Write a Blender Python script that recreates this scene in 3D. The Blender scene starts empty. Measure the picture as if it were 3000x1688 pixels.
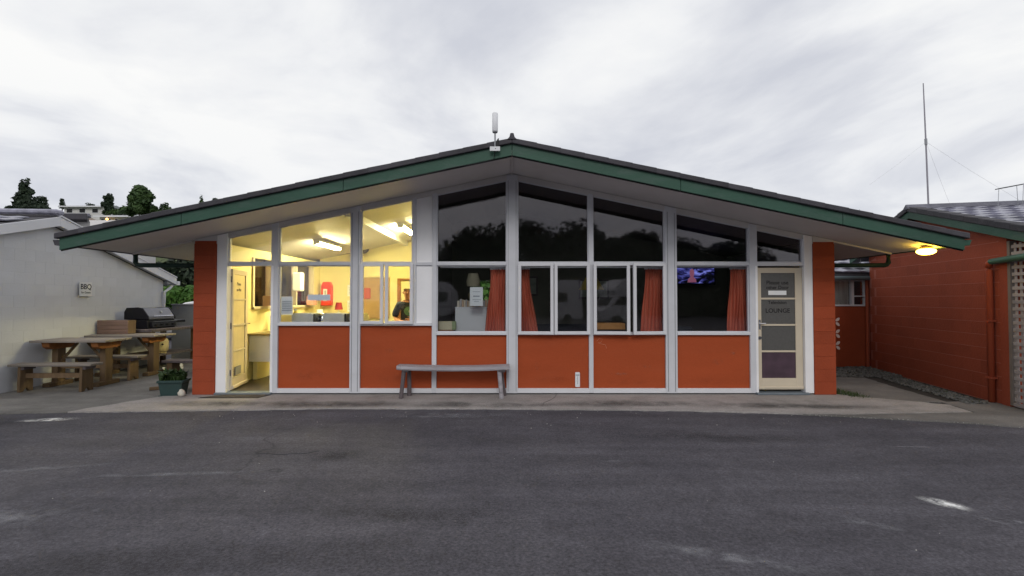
import bpy, bmesh, math, random
from mathutils import Vector, Matrix
R = math.radians
rnd = random.Random(11)
S = bpy.context.scene
C = S.collection

# ------------------------------------------------------------------ camera, sky, sun, exposure
cd = bpy.data.cameras.new('camera'); cam = bpy.data.objects.new('camera', cd); C.objects.link(cam)
cam.location = (0, 0, 1.54); cam.rotation_euler = (R(90 + 1.32), 0, 0)
cd.lens = 17.22; cd.sensor_width = 36; cd.clip_start = 0.05; cd.clip_end = 2000
S.camera = cam
S.view_settings.view_transform = 'Standard'; S.view_settings.look = 'None'
S.view_settings.exposure = 0.0; S.view_settings.gamma = 1; S.view_settings.use_curve_mapping = False
SUN_EL, SUN_AZ = 34, 0          # soft overcast light from behind the camera, straight on to the front of the building
sd = bpy.data.lights.new('sun', 'SUN'); sun = bpy.data.objects.new('sun', sd); C.objects.link(sun)
sd.energy = 0.8; sd.angle = R(18); sd.color = (1.0, 0.965, 0.93)
dv = Vector((math.sin(R(SUN_AZ)) * math.cos(R(SUN_EL)), -math.cos(R(SUN_AZ)) * math.cos(R(SUN_EL)), math.sin(R(SUN_EL))))
sun.rotation_euler = dv.to_track_quat('Z', 'Y').to_euler()
W = bpy.data.worlds.new('World'); S.world = W; W.use_nodes = True


def world_sky():
    nt = W.node_tree; N = nt.nodes; L = nt.links; N.clear()
    def n(t, **k):
        x = N.new(t)
        for a, b in k.items(): setattr(x, a, b)
        return x
    def math_(op, a=None, b=None):
        m = n('ShaderNodeMath', operation=op)
        for i, v in enumerate((a, b)):
            if v is None: continue
            if isinstance(v, (int, float)): m.inputs[i].default_value = v
            else: L.new(v, m.inputs[i])
        return m.outputs[0]
    out = n('ShaderNodeOutputWorld'); bg = n('ShaderNodeBackground')
    sky = n('ShaderNodeTexSky', sky_type='NISHITA', sun_disc=False)
    sky.sun_elevation = R(SUN_EL); sky.sun_rotation = R(180 - SUN_AZ); sky.dust_density = 3.0
    tc = n('ShaderNodeTexCoord'); sp = n('ShaderNodeSeparateXYZ'); L.new(tc.outputs['Generated'], sp.inputs[0])
    z = math_('ADD', math_('MAXIMUM', sp.outputs[2], 0.0), 0.13)
    cb = n('ShaderNodeCombineXYZ')
    L.new(math_('DIVIDE', sp.outputs[0], z), cb.inputs[0]); L.new(math_('DIVIDE', sp.outputs[1], z), cb.inputs[1])
    mp = n('ShaderNodeMapping'); L.new(cb.outputs[0], mp.inputs[0])
    mp.inputs['Rotation'].default_value = (0, 0, R(-32)); mp.inputs['Scale'].default_value = (0.8, 0.62, 1); mp.inputs['Location'].default_value = (-4.0, -2.5, 4.0)
    n1 = n('ShaderNodeTexNoise'); n1.inputs['Scale'].default_value = 1.15; n1.inputs['Detail'].default_value = 7; n1.inputs['Roughness'].default_value = 0.54; n1.inputs['Distortion'].default_value = 0.35
    n2 = n('ShaderNodeTexNoise'); n2.inputs['Scale'].default_value = 0.42; n2.inputs['Detail'].default_value = 3
    L.new(mp.outputs[0], n1.inputs[0]); L.new(mp.outputs[0], n2.inputs[0])
    v = math_('ADD', math_('MULTIPLY', n1.outputs[0], 0.68), math_('MULTIPLY', n2.outputs[0], 0.32))
    r = n('ShaderNodeValToRGB'); e = r.color_ramp
    e.elements[0].position = 0.40; e.elements[0].color = (0.645, 0.665, 0.73, 1)
    e.elements[1].position = 0.56; e.elements[1].color = (1.0, 1.0, 0.99, 1)
    k = e.elements.new(0.455); k.color = (0.765, 0.78, 0.825, 1)
    k = e.elements.new(0.50); k.color = (0.89, 0.90, 0.92, 1)
    L.new(v, r.inputs[0])
    # toward the horizon the cloud deck is thicker, greyer and bluer
    hz = n('ShaderNodeMapRange'); hz.inputs['From Min'].default_value = 0.0; hz.inputs['From Max'].default_value = 0.34
    hz.inputs['To Min'].default_value = 0.42; hz.inputs['To Max'].default_value = 0.0
    L.new(sp.outputs[2], hz.inputs[0])
    mh = n('ShaderNodeMixRGB'); mh.inputs[2].default_value = (0.68, 0.71, 0.79, 1); L.new(hz.outputs[0], mh.inputs[0]); L.new(r.outputs[0], mh.inputs[1])
    sc = n('ShaderNodeMixRGB', blend_type='MULTIPLY'); sc.inputs[0].default_value = 1; sc.inputs[2].default_value = (0.08, 0.08, 0.08, 1); L.new(sky.outputs[0], sc.inputs[1])
    mx = n('ShaderNodeMixRGB'); mx.inputs[0].default_value = 0.96; L.new(sc.outputs[0], mx.inputs[1]); L.new(mh.outputs[0], mx.inputs[2])
    L.new(mx.outputs[0], bg.inputs[0]); bg.inputs[1].default_value = 1.0
    L.new(bg.outputs[0], out.inputs[0])
world_sky()

# ------------------------------------------------------------------ materials
MATS = {}
def mat(name, col, rough=0.6, var=0.12, scale=4.0, bump=0.0, bscale=60.0, metal=0.0, spec=0.22, rand=0.0, stretch=(1, 1, 1),
        dirt=0.0, dirtcol=(0.12, 0.1, 0.08), dscale=2.0, emit=None, estr=0.0, fine=0.0):
    if name in MATS: return MATS[name]
    m = bpy.data.materials.new(name); m.use_nodes = True; nt = m.node_tree; N = nt.nodes; L = nt.links
    b = N['Principled BSDF']; b.inputs['Roughness'].default_value = rough; b.inputs['Metallic'].default_value = metal
    b.inputs['Specular IOR Level'].default_value = spec
    tc = N.new('ShaderNodeTexCoord'); mp = N.new('ShaderNodeMapping'); L.new(tc.outputs['Object'], mp.inputs[0]); mp.inputs['Scale'].default_value = stretch
    vec = mp.outputs[0]
    oi = N.new('ShaderNodeObjectInfo')
    if rand:
        ad = N.new('ShaderNodeVectorMath'); ad.operation = 'ADD'; L.new(vec, ad.inputs[0])
        mu = N.new('ShaderNodeMath'); mu.operation = 'MULTIPLY'; mu.inputs[1].default_value = 37.0; L.new(oi.outputs['Random'], mu.inputs[0]); L.new(mu.outputs[0], ad.inputs[1]); vec = ad.outputs[0]
    nz = N.new('ShaderNodeTexNoise'); nz.inputs['Scale'].default_value = scale; nz.inputs['Detail'].default_value = 6; L.new(vec, nz.inputs[0])
    mr = N.new('ShaderNodeMapRange'); mr.inputs['From Min'].default_value = 0.25; mr.inputs['From Max'].default_value = 0.75
    mr.inputs['To Min'].default_value = 1 - var; mr.inputs['To Max'].default_value = 1 + var; L.new(nz.outputs[0], mr.inputs[0])
    val = mr.outputs[0]
    if fine:
        nf = N.new('ShaderNodeTexNoise'); nf.inputs['Scale'].default_value = scale * 22; nf.inputs['Detail'].default_value = 3; L.new(vec, nf.inputs[0])
        mf = N.new('ShaderNodeMapRange'); mf.inputs['From Min'].default_value = 0.25; mf.inputs['From Max'].default_value = 0.75; mf.inputs['To Min'].default_value = 1 - fine; mf.inputs['To Max'].default_value = 1 + fine; L.new(nf.outputs[0], mf.inputs[0])
        mm = N.new('ShaderNodeMath'); mm.operation = 'MULTIPLY'; L.new(val, mm.inputs[0]); L.new(mf.outputs[0], mm.inputs[1]); val = mm.outputs[0]
    if rand:
        ra = N.new('ShaderNodeMapRange'); ra.inputs['To Min'].default_value = 1 - rand; ra.inputs['To Max'].default_value = 1 + rand; L.new(oi.outputs['Random'], ra.inputs[0])
        mm = N.new('ShaderNodeMath'); mm.operation = 'MULTIPLY'; L.new(val, mm.inputs[0]); L.new(ra.outputs[0], mm.inputs[1]); val = mm.outputs[0]
    vm = N.new('ShaderNodeVectorMath'); vm.operation = 'SCALE'; vm.inputs[0].default_value = col[:3]; L.new(val, vm.inputs['Scale'])
    colout = vm.outputs[0]
    if dirt:
        nd = N.new('ShaderNodeTexNoise'); nd.inputs['Scale'].default_value = dscale; nd.inputs['Detail'].default_value = 8; nd.inputs['Roughness'].default_value = 0.65; L.new(vec, nd.inputs[0])
        md = N.new('ShaderNodeMapRange'); md.inputs['From Min'].default_value = 0.5; md.inputs['From Max'].default_value = 0.78; md.inputs['To Max'].default_value = dirt; L.new(nd.outputs[0], md.inputs[0])
        mx = N.new('ShaderNodeMixRGB'); mx.inputs[2].default_value = (*dirtcol, 1); L.new(md.outputs[0], mx.inputs[0]); L.new(colout, mx.inputs[1]); colout = mx.outputs[0]
    L.new(colout, b.inputs['Base Color'])
    if bump:
        nb = N.new('ShaderNodeTexNoise'); nb.inputs['Scale'].default_value = bscale; nb.inputs['Detail'].default_value = 5; L.new(vec, nb.inputs[0])
        bp = N.new('ShaderNodeBump'); bp.inputs['Strength'].default_value = bump; bp.inputs['Distance'].default_value = 0.01; L.new(nb.outputs[0], bp.inputs['Height']); L.new(bp.outputs[0], b.inputs['Normal'])
    if emit:
        b.inputs['Emission Color'].default_value = (*emit, 1); b.inputs['Emission Strength'].default_value = estr
    MATS[name] = m; return m

def glass(name, tint=(0.93, 0.95, 0.95), ior=1.5, rough=0.0):
    m = bpy.data.materials.new(name); m.use_nodes = True; nt = m.node_tree; N = nt.nodes; L = nt.links; N.clear()
    o = N.new('ShaderNodeOutputMaterial'); mx = N.new('ShaderNodeMixShader'); t = N.new('ShaderNodeBsdfTransparent'); g = N.new('ShaderNodeBsdfGlossy'); f = N.new('ShaderNodeFresnel')
    t.inputs[0].default_value = (*tint, 1); g.inputs['Roughness'].default_value = rough; g.inputs[0].default_value = (0.95, 0.90, 0.97, 1); f.inputs[0].default_value = ior
    tc = N.new('ShaderNodeTexCoord'); nz = N.new('ShaderNodeTexNoise'); nz.inputs['Scale'].default_value = 1.1; L.new(tc.outputs['Object'], nz.inputs[0])
    bp = N.new('ShaderNodeBump'); bp.inputs['Strength'].default_value = 0.03; bp.inputs['Distance'].default_value = 0.05; L.new(nz.outputs[0], bp.inputs['Height']); L.new(bp.outputs[0], g.inputs['Normal'])
    L.new(f.outputs[0], mx.inputs[0]); L.new(t.outputs[0], mx.inputs[1]); L.new(g.outputs[0], mx.inputs[2]); L.new(mx.outputs[0], o.inputs[0]); MATS[name] = m; return m

def emis(name, col, st):
    m = bpy.data.materials.new(name); m.use_nodes = True; N = m.node_tree.nodes; b = N['Principled BSDF']
    b.inputs['Base Color'].default_value = (0.8, 0.8, 0.75, 1); b.inputs['Emission Color'].default_value = (*col, 1); b.inputs['Emission Strength'].default_value = st
    MATS[name] = m; return m

WHITE = mat('white_paint', (0.60, 0.61, 0.65), 0.45, 0.06, 3, 0.05, 40, dirt=0.25, dirtcol=(0.4, 0.4, 0.42), dscale=5)
WHITE2 = mat('bright_white_paint', (0.66, 0.665, 0.70), 0.45, 0.04, 3, dirt=0.15, dirtcol=(0.5, 0.48, 0.45), dscale=4)
WHITE3 = mat('fresh_white_paint', (0.84, 0.84, 0.86), 0.45, 0.04, 3)
SOFF = mat('soffit_paint', (0.60, 0.58, 0.57), 0.55, 0.06, 1.5, dirt=0.3, dirtcol=(0.42, 0.38, 0.35), dscale=1.2)
REDP = mat('red_panel_paint', (0.37, 0.068, 0.020), 0.7, 0.07, 2.2, 0.35, 90, stretch=(0.35, 1, 1.6), dirt=0.16, dirtcol=(0.40, 0.12, 0.06), dscale=3.0, fine=0.05)
REDB = mat('red_block_paint', (0.31, 0.060, 0.024), 0.75, 0.10, 3, 0.5, 45, rand=0.05, dirt=0.15, dirtcol=(0.2, 0.05, 0.03), dscale=2, fine=0.05)
REDJ = mat('red_block_joint', (0.38, 0.125, 0.09), 0.8, 0.15, 6, 0.4, 60)
REDG = mat('red_gable_paint', (0.30, 0.067, 0.035), 0.75, 0.12, 1.2, 0.5, 45, rand=0.05, dirt=0.3, dirtcol=(0.16, 0.05, 0.035), dscale=1.4, fine=0.06)
GREEN = mat('green_fascia_paint', (0.038, 0.092, 0.066), 0.5, 0.24, 1.6, 0.2, 30, stretch=(0.6, 1, 2), dirt=0.6, dirtcol=(0.085, 0.12, 0.108), dscale=4.5, fine=0.06)
GREEND = mat('dark_green_pipe_paint', (0.02, 0.045, 0.035), 0.45, 0.15, 5)
TILE = mat('grey_roof_tile', (0.12, 0.12, 0.15), 0.6, 0.22, 6, 0.5, 40, rand=0.16, dirt=0.4, dirtcol=(0.2, 0.2, 0.22), dscale=6)
TILEP = mat('pale_glint_tile', (0.20, 0.20, 0.26), 0.36, 0.4, 7, 0.5, 40, rand=0.25, spec=0.6, dirt=0.35, dirtcol=(0.34, 0.34, 0.40), dscale=38)  # glints on the tiles are put into this paler, bluer colour
TILED = mat('dark_verge_tile', (0.055, 0.053, 0.062), 0.65, 0.25, 5, 0.5, 40, rand=0.2, dirt=0.35, dirtcol=(0.11, 0.09, 0.09), dscale=4)
WBLOCK = mat('white_block_paint', (0.56, 0.57, 0.60), 0.7, 0.05, 2, 0.35, 40, rand=0.02, dirt=0.2, dirtcol=(0.45, 0.44, 0.43), dscale=1.2)
WJOINT = mat('white_block_joint', (0.54, 0.55, 0.58), 0.8, 0.06, 5)
CREAM = mat('cream_door_paint', (0.60, 0.525, 0.41), 0.45, 0.05, 3)
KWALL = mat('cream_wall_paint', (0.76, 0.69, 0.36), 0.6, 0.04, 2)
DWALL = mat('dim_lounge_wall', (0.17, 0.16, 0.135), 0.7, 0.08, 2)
FLOOR = mat('dark_vinyl_floor', (0.07, 0.06, 0.055), 0.45, 0.2, 3)
WOODG = mat('weathered_grey_wood', (0.36, 0.34, 0.365), 0.75, 0.25, 5, 0.5, 25, stretch=(0.25, 3, 3), dirt=0.6, dirtcol=(0.06, 0.05, 0.055), dscale=3)
WOODD = mat('dark_grey_wood', (0.12, 0.10, 0.105), 0.8, 0.3, 5, 0.5, 25, stretch=(3, 3, 0.3), dirt=0.5, dirtcol=(0.04, 0.035, 0.035), dscale=3)
WOODT = mat('grey_tabletop_wood', (0.25, 0.22, 0.195), 0.7, 0.22, 5, 0.4, 25, stretch=(0.25, 3, 3), rand=0.12, dirt=0.4, dirtcol=(0.12, 0.09, 0.07), dscale=3)  # tabletop tone darkened to carry the shade over the patio
WOODB = mat('brown_timber', (0.15, 0.10, 0.058), 0.7, 0.25, 5, 0.4, 25, stretch=(3, 3, 0.3), rand=0.15, dirt=0.4, dirtcol=(0.10, 0.06, 0.03), dscale=3)  # brown kept darker so the patio shade sits in the colour
WOODO = mat('orange_timber', (0.26, 0.105, 0.035), 0.6, 0.2, 5, stretch=(0.3, 3, 3))  # orange darkened too, for the shade around the patio tables
BLACK = mat('black_enamel', (0.012, 0.012, 0.016), 0.35, 0.1, 5)
STEEL = mat('brushed_steel', (0.17, 0.17, 0.19), 0.34, 0.08, 8, metal=0.8)
CHROME = mat('bright_metal', (0.75, 0.75, 0.78), 0.18, 0.03, 8, metal=1.0)
GREYM = mat('grey_metal', (0.30, 0.31, 0.33), 0.45, 0.1, 8, metal=0.4)
PLAST = mat('white_plastic', (0.72, 0.73, 0.76), 0.4, 0.03, 6)
DARK = mat('dark_plastic', (0.02, 0.02, 0.022), 0.4, 0.1, 6)
PAPER = mat('white_paper', (0.80, 0.82, 0.84), 0.8, 0.03, 6)
INK = mat('black_ink', (0.02, 0.018, 0.02), 0.7, 0.05, 6)
INKG = mat('grey_ink', (0.35, 0.38, 0.42), 0.7, 0.05, 6)
CURT = mat('terracotta_curtain', (0.60, 0.155, 0.095), 0.85, 0.12, 6, 0.3, 120, stretch=(4, 4, 0.4), rand=0.05)
GLASS = glass('window_glass', rough=0.028)
OBSC = mat('obscure_glass', (0.095, 0.093, 0.09), 0.3, 0.12, 25, 0.25, 160, spec=0.5)
OBSCP = mat('purple_obscure_glass', (0.07, 0.042, 0.06), 0.3, 0.3, 6, 0.25, 160, spec=0.5)
OBSCY = mat('cream_obscure_glass', (0.70, 0.60, 0.36), 0.4, 0.08, 6, 0.2, 120)

# ------------------------------------------------------------------ mesh helpers
class MB:
    def __init__(s): s.bm = bmesh.new()
    def box(s, x0, x1, y0, y1, z0, z1, bev=0.0):
        r = bmesh.ops.create_cube(s.bm, size=1); vs = r['verts']
        for v in vs:
            v.co = Vector(((x0 + x1) / 2 + v.co.x * (x1 - x0), (y0 + y1) / 2 + v.co.y * (y1 - y0), (z0 + z1) / 2 + v.co.z * (z1 - z0)))
        if bev:
            es = list({e for v in vs for e in v.link_edges})
            bmesh.ops.bevel(s.bm, geom=es, offset=bev, segments=1, affect='EDGES', profile=0.5)
        return s
    def prism(s, poly, a0, a1, axis='y', bev=0.0):
        """poly: 2-D outline; extruded from a0 to a1 along the axis"""
        def mk(p, a):
            if axis == 'y': return (p[0], a, p[1])
            if axis == 'x': return (a, p[0], p[1])
            return (p[0], p[1], a)
        A = [s.bm.verts.new(mk(p, a0)) for p in poly]; B = [s.bm.verts.new(mk(p, a1)) for p in poly]
        fs = [s.bm.faces.new(A), s.bm.faces.new(B[::-1])]
        n = len(poly)
        for i in range(n): fs.append(s.bm.faces.new((A[i], B[i], B[(i + 1) % n], A[(i + 1) % n])))
        bmesh.ops.recalc_face_normals(s.bm, faces=fs)
        if bev:
            es = list({e for f in fs for e in f.edges})
            bmesh.ops.bevel(s.bm, geom=es, offset=bev, segments=1, affect='EDGES', profile=0.5)
        return s
    def tube(s, pts, rad, n=8, caps=True):
        pts = [Vector(p) for p in pts]; rs = rad if isinstance(rad, (list, tuple)) else [rad] * len(pts)
        rings = []; up = Vector((0, 0, 1))
        for i, p in enumerate(pts):
            d = (pts[min(i + 1, len(pts) - 1)] - pts[max(i - 1, 0)]).normalized()
            a = d.cross(up)
            if a.length < 0.05: a = d.cross(Vector((0, 1, 0)))
            a.normalize(); b = d.cross(a).normalized()
            rings.append([s.bm.verts.new(p + (a * math.cos(2 * math.pi * k / n) + b * math.sin(2 * math.pi * k / n)) * rs[i]) for k in range(n)])
        fs = []
        for r0, r1 in zip(rings, rings[1:]):
            for k in range(n): fs.append(s.bm.faces.new((r0[k], r0[(k + 1) % n], r1[(k + 1) % n], r1[k])))
        if caps:
            fs.append(s.bm.faces.new(rings[0][::-1])); fs.append(s.bm.faces.new(rings[-1]))
        bmesh.ops.recalc_face_normals(s.bm, faces=fs)
        return s
    def lathe(s, prof, c=(0, 0, 0), n=20, sx=1, sy=1):
        """prof: (radius, z) from bottom to top"""
        rings = []
        for r, z in prof:
            if r < 1e-5: rings.append([s.bm.verts.new((c[0], c[1], c[2] + z))])
            else: rings.append([s.bm.verts.new((c[0] + sx * r * math.cos(2 * math.pi * k / n), c[1] + sy * r * math.sin(2 * math.pi * k / n), c[2] + z)) for k in range(n)])
        fs = []
        for a, b in zip(rings, rings[1:]):
            for k in range(n):
                q = [a[k % len(a)], a[(k + 1) % len(a)], b[(k + 1) % len(b)], b[k % len(b)]]
                u = []
                for v in q:
                    if v not in u: u.append(v)
                if len(u) > 2: fs.append(s.bm.faces.new(u))
        bmesh.ops.recalc_face_normals(s.bm, faces=fs)
        return s
    def quad(s, *p):
        s.bm.faces.new([s.bm.verts.new(q) for q in p]); return s
    def mesh(s, name, m, smooth=False):
        me = bpy.data.meshes.new(name); s.bm.to_mesh(me); s.bm.free(); me.materials.append(m)
        if smooth:
            for p in me.polygons: p.use_smooth = True
        return me

def link(name, me, parent=None, loc=None, rot=None, world=True):
    o = bpy.data.objects.new(name, me); C.objects.link(o)
    if loc is not None: o.location = loc
    if rot is not None: o.rotation_euler = rot
    if parent is not None:
        o.parent = parent
        if world and parent.get('_w'): o.matrix_parent_inverse = Matrix.Translation(-parent.location)
    return o

def put(name, mb, m, parent=None, smooth=False, loc=None, rot=None):
    return link(name, mb.mesh(name, m, smooth), parent, loc, rot)

def meta(o, label=None, cat=None, group=None, kind=None):
    for k, v in (('label', label), ('category', cat), ('group', group), ('kind', kind)):
        if v: o[k] = v
    return o

def thing(name, label, cat, loc=(0, 0, 0), rz=0, group=None, world=False):
    """Empty at the base of a thing; world=True: its parts are modelled in scene coordinates"""
    o = bpy.data.objects.new(name, None); o.empty_display_size = 0.1; C.objects.link(o)
    o.location = loc; o.rotation_euler = (0, 0, rz)
    if world: o['_w'] = 1
    return meta(o, label, cat, group)

def B(*a, bev=0.0): return MB().box(*a, bev=bev)

def text(name, body, size, m, parent, loc, rot, align='CENTER', sx=1.0):
    cu = bpy.data.curves.new(name, 'FONT'); cu.body = body; cu.size = size; cu.align_x = align; cu.align_y = 'CENTER'; cu.materials.append(m); cu.extrude = 0.0004; cu.offset = size * 0.015
    tmp = bpy.data.objects.new(name, cu); C.objects.link(tmp); dg = bpy.context.evaluated_depsgraph_get(); dg.update()
    me = bpy.data.meshes.new_from_object(tmp.evaluated_get(dg)); bpy.data.objects.remove(tmp)
    o = bpy.data.objects.new(name, me); C.objects.link(o); o.location = loc; o.rotation_euler = rot; o.scale = (sx, 1, 1); o['kind'] = 'stuff'
    if parent is not None:
        o.parent = parent
        if parent.get('_w'): o.matrix_parent_inverse = Matrix.Translation(-parent.location)
    return o

def leaf_mesh(name, lobes, n, size, m, seed=1, shell=0.55, droop=0.0):
    """many small leaf-clump faces spread through a set of ellipsoid lobes (cx,cy,cz,rx,ry,rz)"""
    r = random.Random(seed); vs = []; fs = []
    vol = [l[3] * l[4] * l[5] for l in lobes]; tot = sum(vol)
    for l, vv in zip(lobes, vol):
        for _ in range(max(8, int(n * vv / tot))):
            while True:
                p = Vector((r.uniform(-1, 1), r.uniform(-1, 1), r.uniform(-1, 1)))
                if 0.02 < p.length < 1: break
            d = p.normalized(); q = d * (shell + (1 - shell) * p.length ** 0.5) * r.uniform(0.86, 1.1)
            c = Vector((l[0] + q.x * l[3], l[1] + q.y * l[4], l[2] + q.z * l[5]))
            nrm = (d + Vector((r.uniform(-1, 1), r.uniform(-1, 1), r.uniform(-.6, 1.2))) * 0.9).normalized()
            a = nrm.orthogonal().normalized(); a.rotate(Matrix.Rotation(r.uniform(0, 6.28), 3, nrm)); b = nrm.cross(a)
            s = size * r.uniform(0.55, 1.35)
            i = len(vs); w = s * r.uniform(0.35, 0.6)
            vs += [c - a * s, c - b * w + a * s * .1, c + a * s - Vector((0, 0, droop * s)), c + b * w + a * s * .1 + nrm * s * .15]
            fs.append((i, i + 1, i + 2, i + 3))
    me = bpy.data.meshes.new(name); me.from_pydata(vs, [], fs); me.materials.append(m); return me

def leafmat(name, dark, light, scale=1.5):
    m = bpy.data.materials.new(name); m.use_nodes = True; N = m.node_tree.nodes; L = m.node_tree.links; b = N['Principled BSDF']
    b.inputs['Roughness'].default_value = 0.6; b.inputs['Specular IOR Level'].default_value = 0.25
    tc = N.new('ShaderNodeTexCoord'); nz = N.new('ShaderNodeTexNoise'); nz.inputs['Scale'].default_value = scale; nz.inputs['Detail'].default_value = 5; L.new(tc.outputs['Object'], nz.inputs[0])
    cr = N.new('ShaderNodeValToRGB'); cr.color_ramp.elements[0].position = .35; cr.color_ramp.elements[0].color = (*dark, 1); cr.color_ramp.elements[1].position = .68; cr.color_ramp.elements[1].color = (*light, 1)
    L.new(nz.outputs[0], cr.inputs[0]); L.new(cr.outputs[0], b.inputs['Base Color']); return m
LEAFD = leafmat('dark_foliage', (0.012, 0.022, 0.014), (0.035, 0.055, 0.028))
LEAFG = leafmat('green_foliage', (0.020, 0.045, 0.014), (0.060, 0.105, 0.030), 0.6)
LEAFB = leafmat('bright_foliage', (0.03, 0.09, 0.012), (0.11, 0.22, 0.035), 1.2)
BARK = mat('bark', (0.09, 0.07, 0.055), 0.9, 0.3, 6, 0.6, 20)

def tree(name, label, loc, lobes, n, size, m, trunk_h, trunk_r, seed, group=None, cat='tree', shell=0.55):
    t = thing(name, label, cat, loc, 0, group)
    link('crown', leaf_mesh('crown', lobes, n, size, m, seed, shell), t)
    mb = MB(); mb.tube([(0, 0, -0.3), (0.05 * trunk_h, 0, trunk_h * 0.5), (0, 0, trunk_h)], [trunk_r, trunk_r * .75, trunk_r * .4], 7)
    rr = random.Random(seed + 5)
    for l in lobes[:5]:
        mb.tube([(0, 0, trunk_h * rr.uniform(.4, .8)), (l[0] * .6, l[1] * .6, (trunk_h * .6 + l[2]) / 2), (l[0], l[1], l[2])], [trunk_r * .45, trunk_r * .3, trunk_r * .12], 5)
    put('trunk', mb, BARK, t)
    return t

# ------------------------------------------------------------------ ground materials
def ground_mat(name, lo, hi, blotch=0.3, streak=0.0, speck=0.25, rough=0.85, bump=0.5, bsc=140, stain=None, stain_amt=0.0, cracks=0.0):
    m = bpy.data.materials.new(name); m.use_nodes = True; nt = m.node_tree; N = nt.nodes; L = nt.links; b = N['Principled BSDF']
    b.inputs['Roughness'].default_value = rough; b.inputs['Specular IOR Level'].default_value = 0.2
    tc = N.new('ShaderNodeTexCoord')
    def noise(sc, det, st=(1, 1, 1), rot=0, ro=0.55):
        mp = N.new('ShaderNodeMapping'); mp.inputs['Scale'].default_value = st; mp.inputs['Rotation'].default_value = (0, 0, rot); L.new(tc.outputs['Object'], mp.inputs[0])
        z = N.new('ShaderNodeTexNoise'); z.inputs['Scale'].default_value = sc; z.inputs['Detail'].default_value = det; z.inputs['Roughness'].default_value = ro; L.new(mp.outputs[0], z.inputs[0]); return z.outputs[0]
    def rng(x, a, c, lo_, hi_):
        r = N.new('ShaderNodeMapRange'); r.inputs[1].default_value = a; r.inputs[2].default_value = c; r.inputs[3].default_value = lo_; r.inputs[4].default_value = hi_; L.new(x, r.inputs[0]); return r.outputs[0]
    def mul(a, c):
        x = N.new('ShaderNodeMath'); x.operation = 'MULTIPLY'; L.new(a, x.inputs[0]); L.new(c, x.inputs[1]); return x.outputs[0]
    base = N.new('ShaderNodeMixRGB'); base.inputs[1].default_value = (*lo, 1); base.inputs[2].default_value = (*hi, 1); L.new(rng(noise(0.55, 5, ro=.6), .3, .7, 0, 1), base.inputs[0])
    v = rng(noise(2.6, 6, ro=.65), .25, .75, 1 - blotch, 1 + blotch)
    v = mul(v, rng(noise(48, 3, ro=.6), .25, .75, 1 - speck, 1 + speck))
    v = mul(v, rng(noise(310, 1), .3, .75, 1 - speck * .8, 1 + speck * .8))
    v = mul(v, rng(noise(22, 4, ro=.7), .3, .7, 1 - speck * .5, 1 + speck * .55))
    if streak:
        v = mul(v, rng(noise(1.0, 5, (0.35, 2.6, 1), R(-14)), .35, .7, 1 - streak, 1 + streak))
        v = mul(v, rng(noise(1.6, 4, (0.22, 2.2, 1), R(24)), .42, .72, 1 - streak * .5, 1 + streak))
    sc = N.new('ShaderNodeVectorMath'); sc.operation = 'SCALE'; L.new(base.outputs[0], sc.inputs[0]); L.new(v, sc.inputs['Scale'])
    col = sc.outputs[0]
    if cracks:
        dn = N.new('ShaderNodeTexNoise'); dn.inputs['Scale'].default_value = 2.2; dn.inputs['Detail'].default_value = 6; L.new(tc.outputs['Object'], dn.inputs[0])
        wv = N.new('ShaderNodeVectorMath'); wv.operation = 'SCALE'; wv.inputs['Scale'].default_value = .9; L.new(dn.outputs['Color'], wv.inputs[0])
        av = N.new('ShaderNodeVectorMath'); av.operation = 'ADD'; L.new(tc.outputs['Object'], av.inputs[0]); L.new(wv.outputs[0], av.inputs[1])
        vo = N.new('ShaderNodeTexVoronoi'); vo.feature = 'DISTANCE_TO_EDGE'; vo.inputs['Scale'].default_value = .38; L.new(av.outputs[0], vo.inputs['Vector'])
        cm = mul(rng(vo.outputs['Distance'], 0.0, .010, 1, 0), rng(noise(.5, 3), .48, .6, 0, cracks))
        mc = N.new('ShaderNodeMixRGB'); mc.inputs[2].default_value = (*[c * .35 for c in lo], 1); L.new(cm, mc.inputs[0]); L.new(col, mc.inputs[1]); col = mc.outputs[0]
    if stain:
        mx = N.new('ShaderNodeMixRGB'); mx.inputs[2].default_value = (*stain, 1); L.new(rng(noise(1.7, 8, ro=.7), .52, .74, 0, stain_amt), mx.inputs[0]); L.new(col, mx.inputs[1]); col = mx.outputs[0]
    L.new(col, b.inputs['Base Color'])
    bp = N.new('ShaderNodeBump'); bp.inputs['Strength'].default_value = bump; bp.inputs['Distance'].default_value = 0.006; L.new(noise(bsc, 3), bp.inputs['Height']); L.new(bp.outputs[0], b.inputs['Normal'])
    MATS[name] = m; return m
ASPH = ground_mat('asphalt', (0.069, 0.066, 0.079), (0.095, 0.091, 0.105), 0.13, 0.13, 0.45, stain=(0.043, 0.041, 0.049), stain_amt=0.5, cracks=0.6)
CONC = ground_mat('apron_concrete', (0.30, 0.28, 0.27), (0.37, 0.345, 0.335), 0.14, 0.05, 0.18, stain=(0.17, 0.162, 0.155), stain_amt=0.85)
CONCD = ground_mat('stained_shaded_patio_concrete', (0.15, 0.145, 0.14), (0.22, 0.21, 0.20), 0.2, 0.1, 0.15, stain=(0.09, 0.085, 0.08), stain_amt=0.8)  # patio shade is put into this darker tone, along with real stains
CONCP = ground_mat('side_path_concrete', (0.13, 0.125, 0.12), (0.21, 0.197, 0.188), 0.2, 0.08, 0.15, stain=(0.12, 0.115, 0.11), stain_amt=0.8)
GRASSM = ground_mat('hill_grass', (0.045, 0.065, 0.025), (0.08, 0.10, 0.04), 0.3, 0, 0.2)
PALER = mat('pale_driveway', (0.52, 0.50, 0.50), 0.8, 0.08, 0.2)

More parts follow.
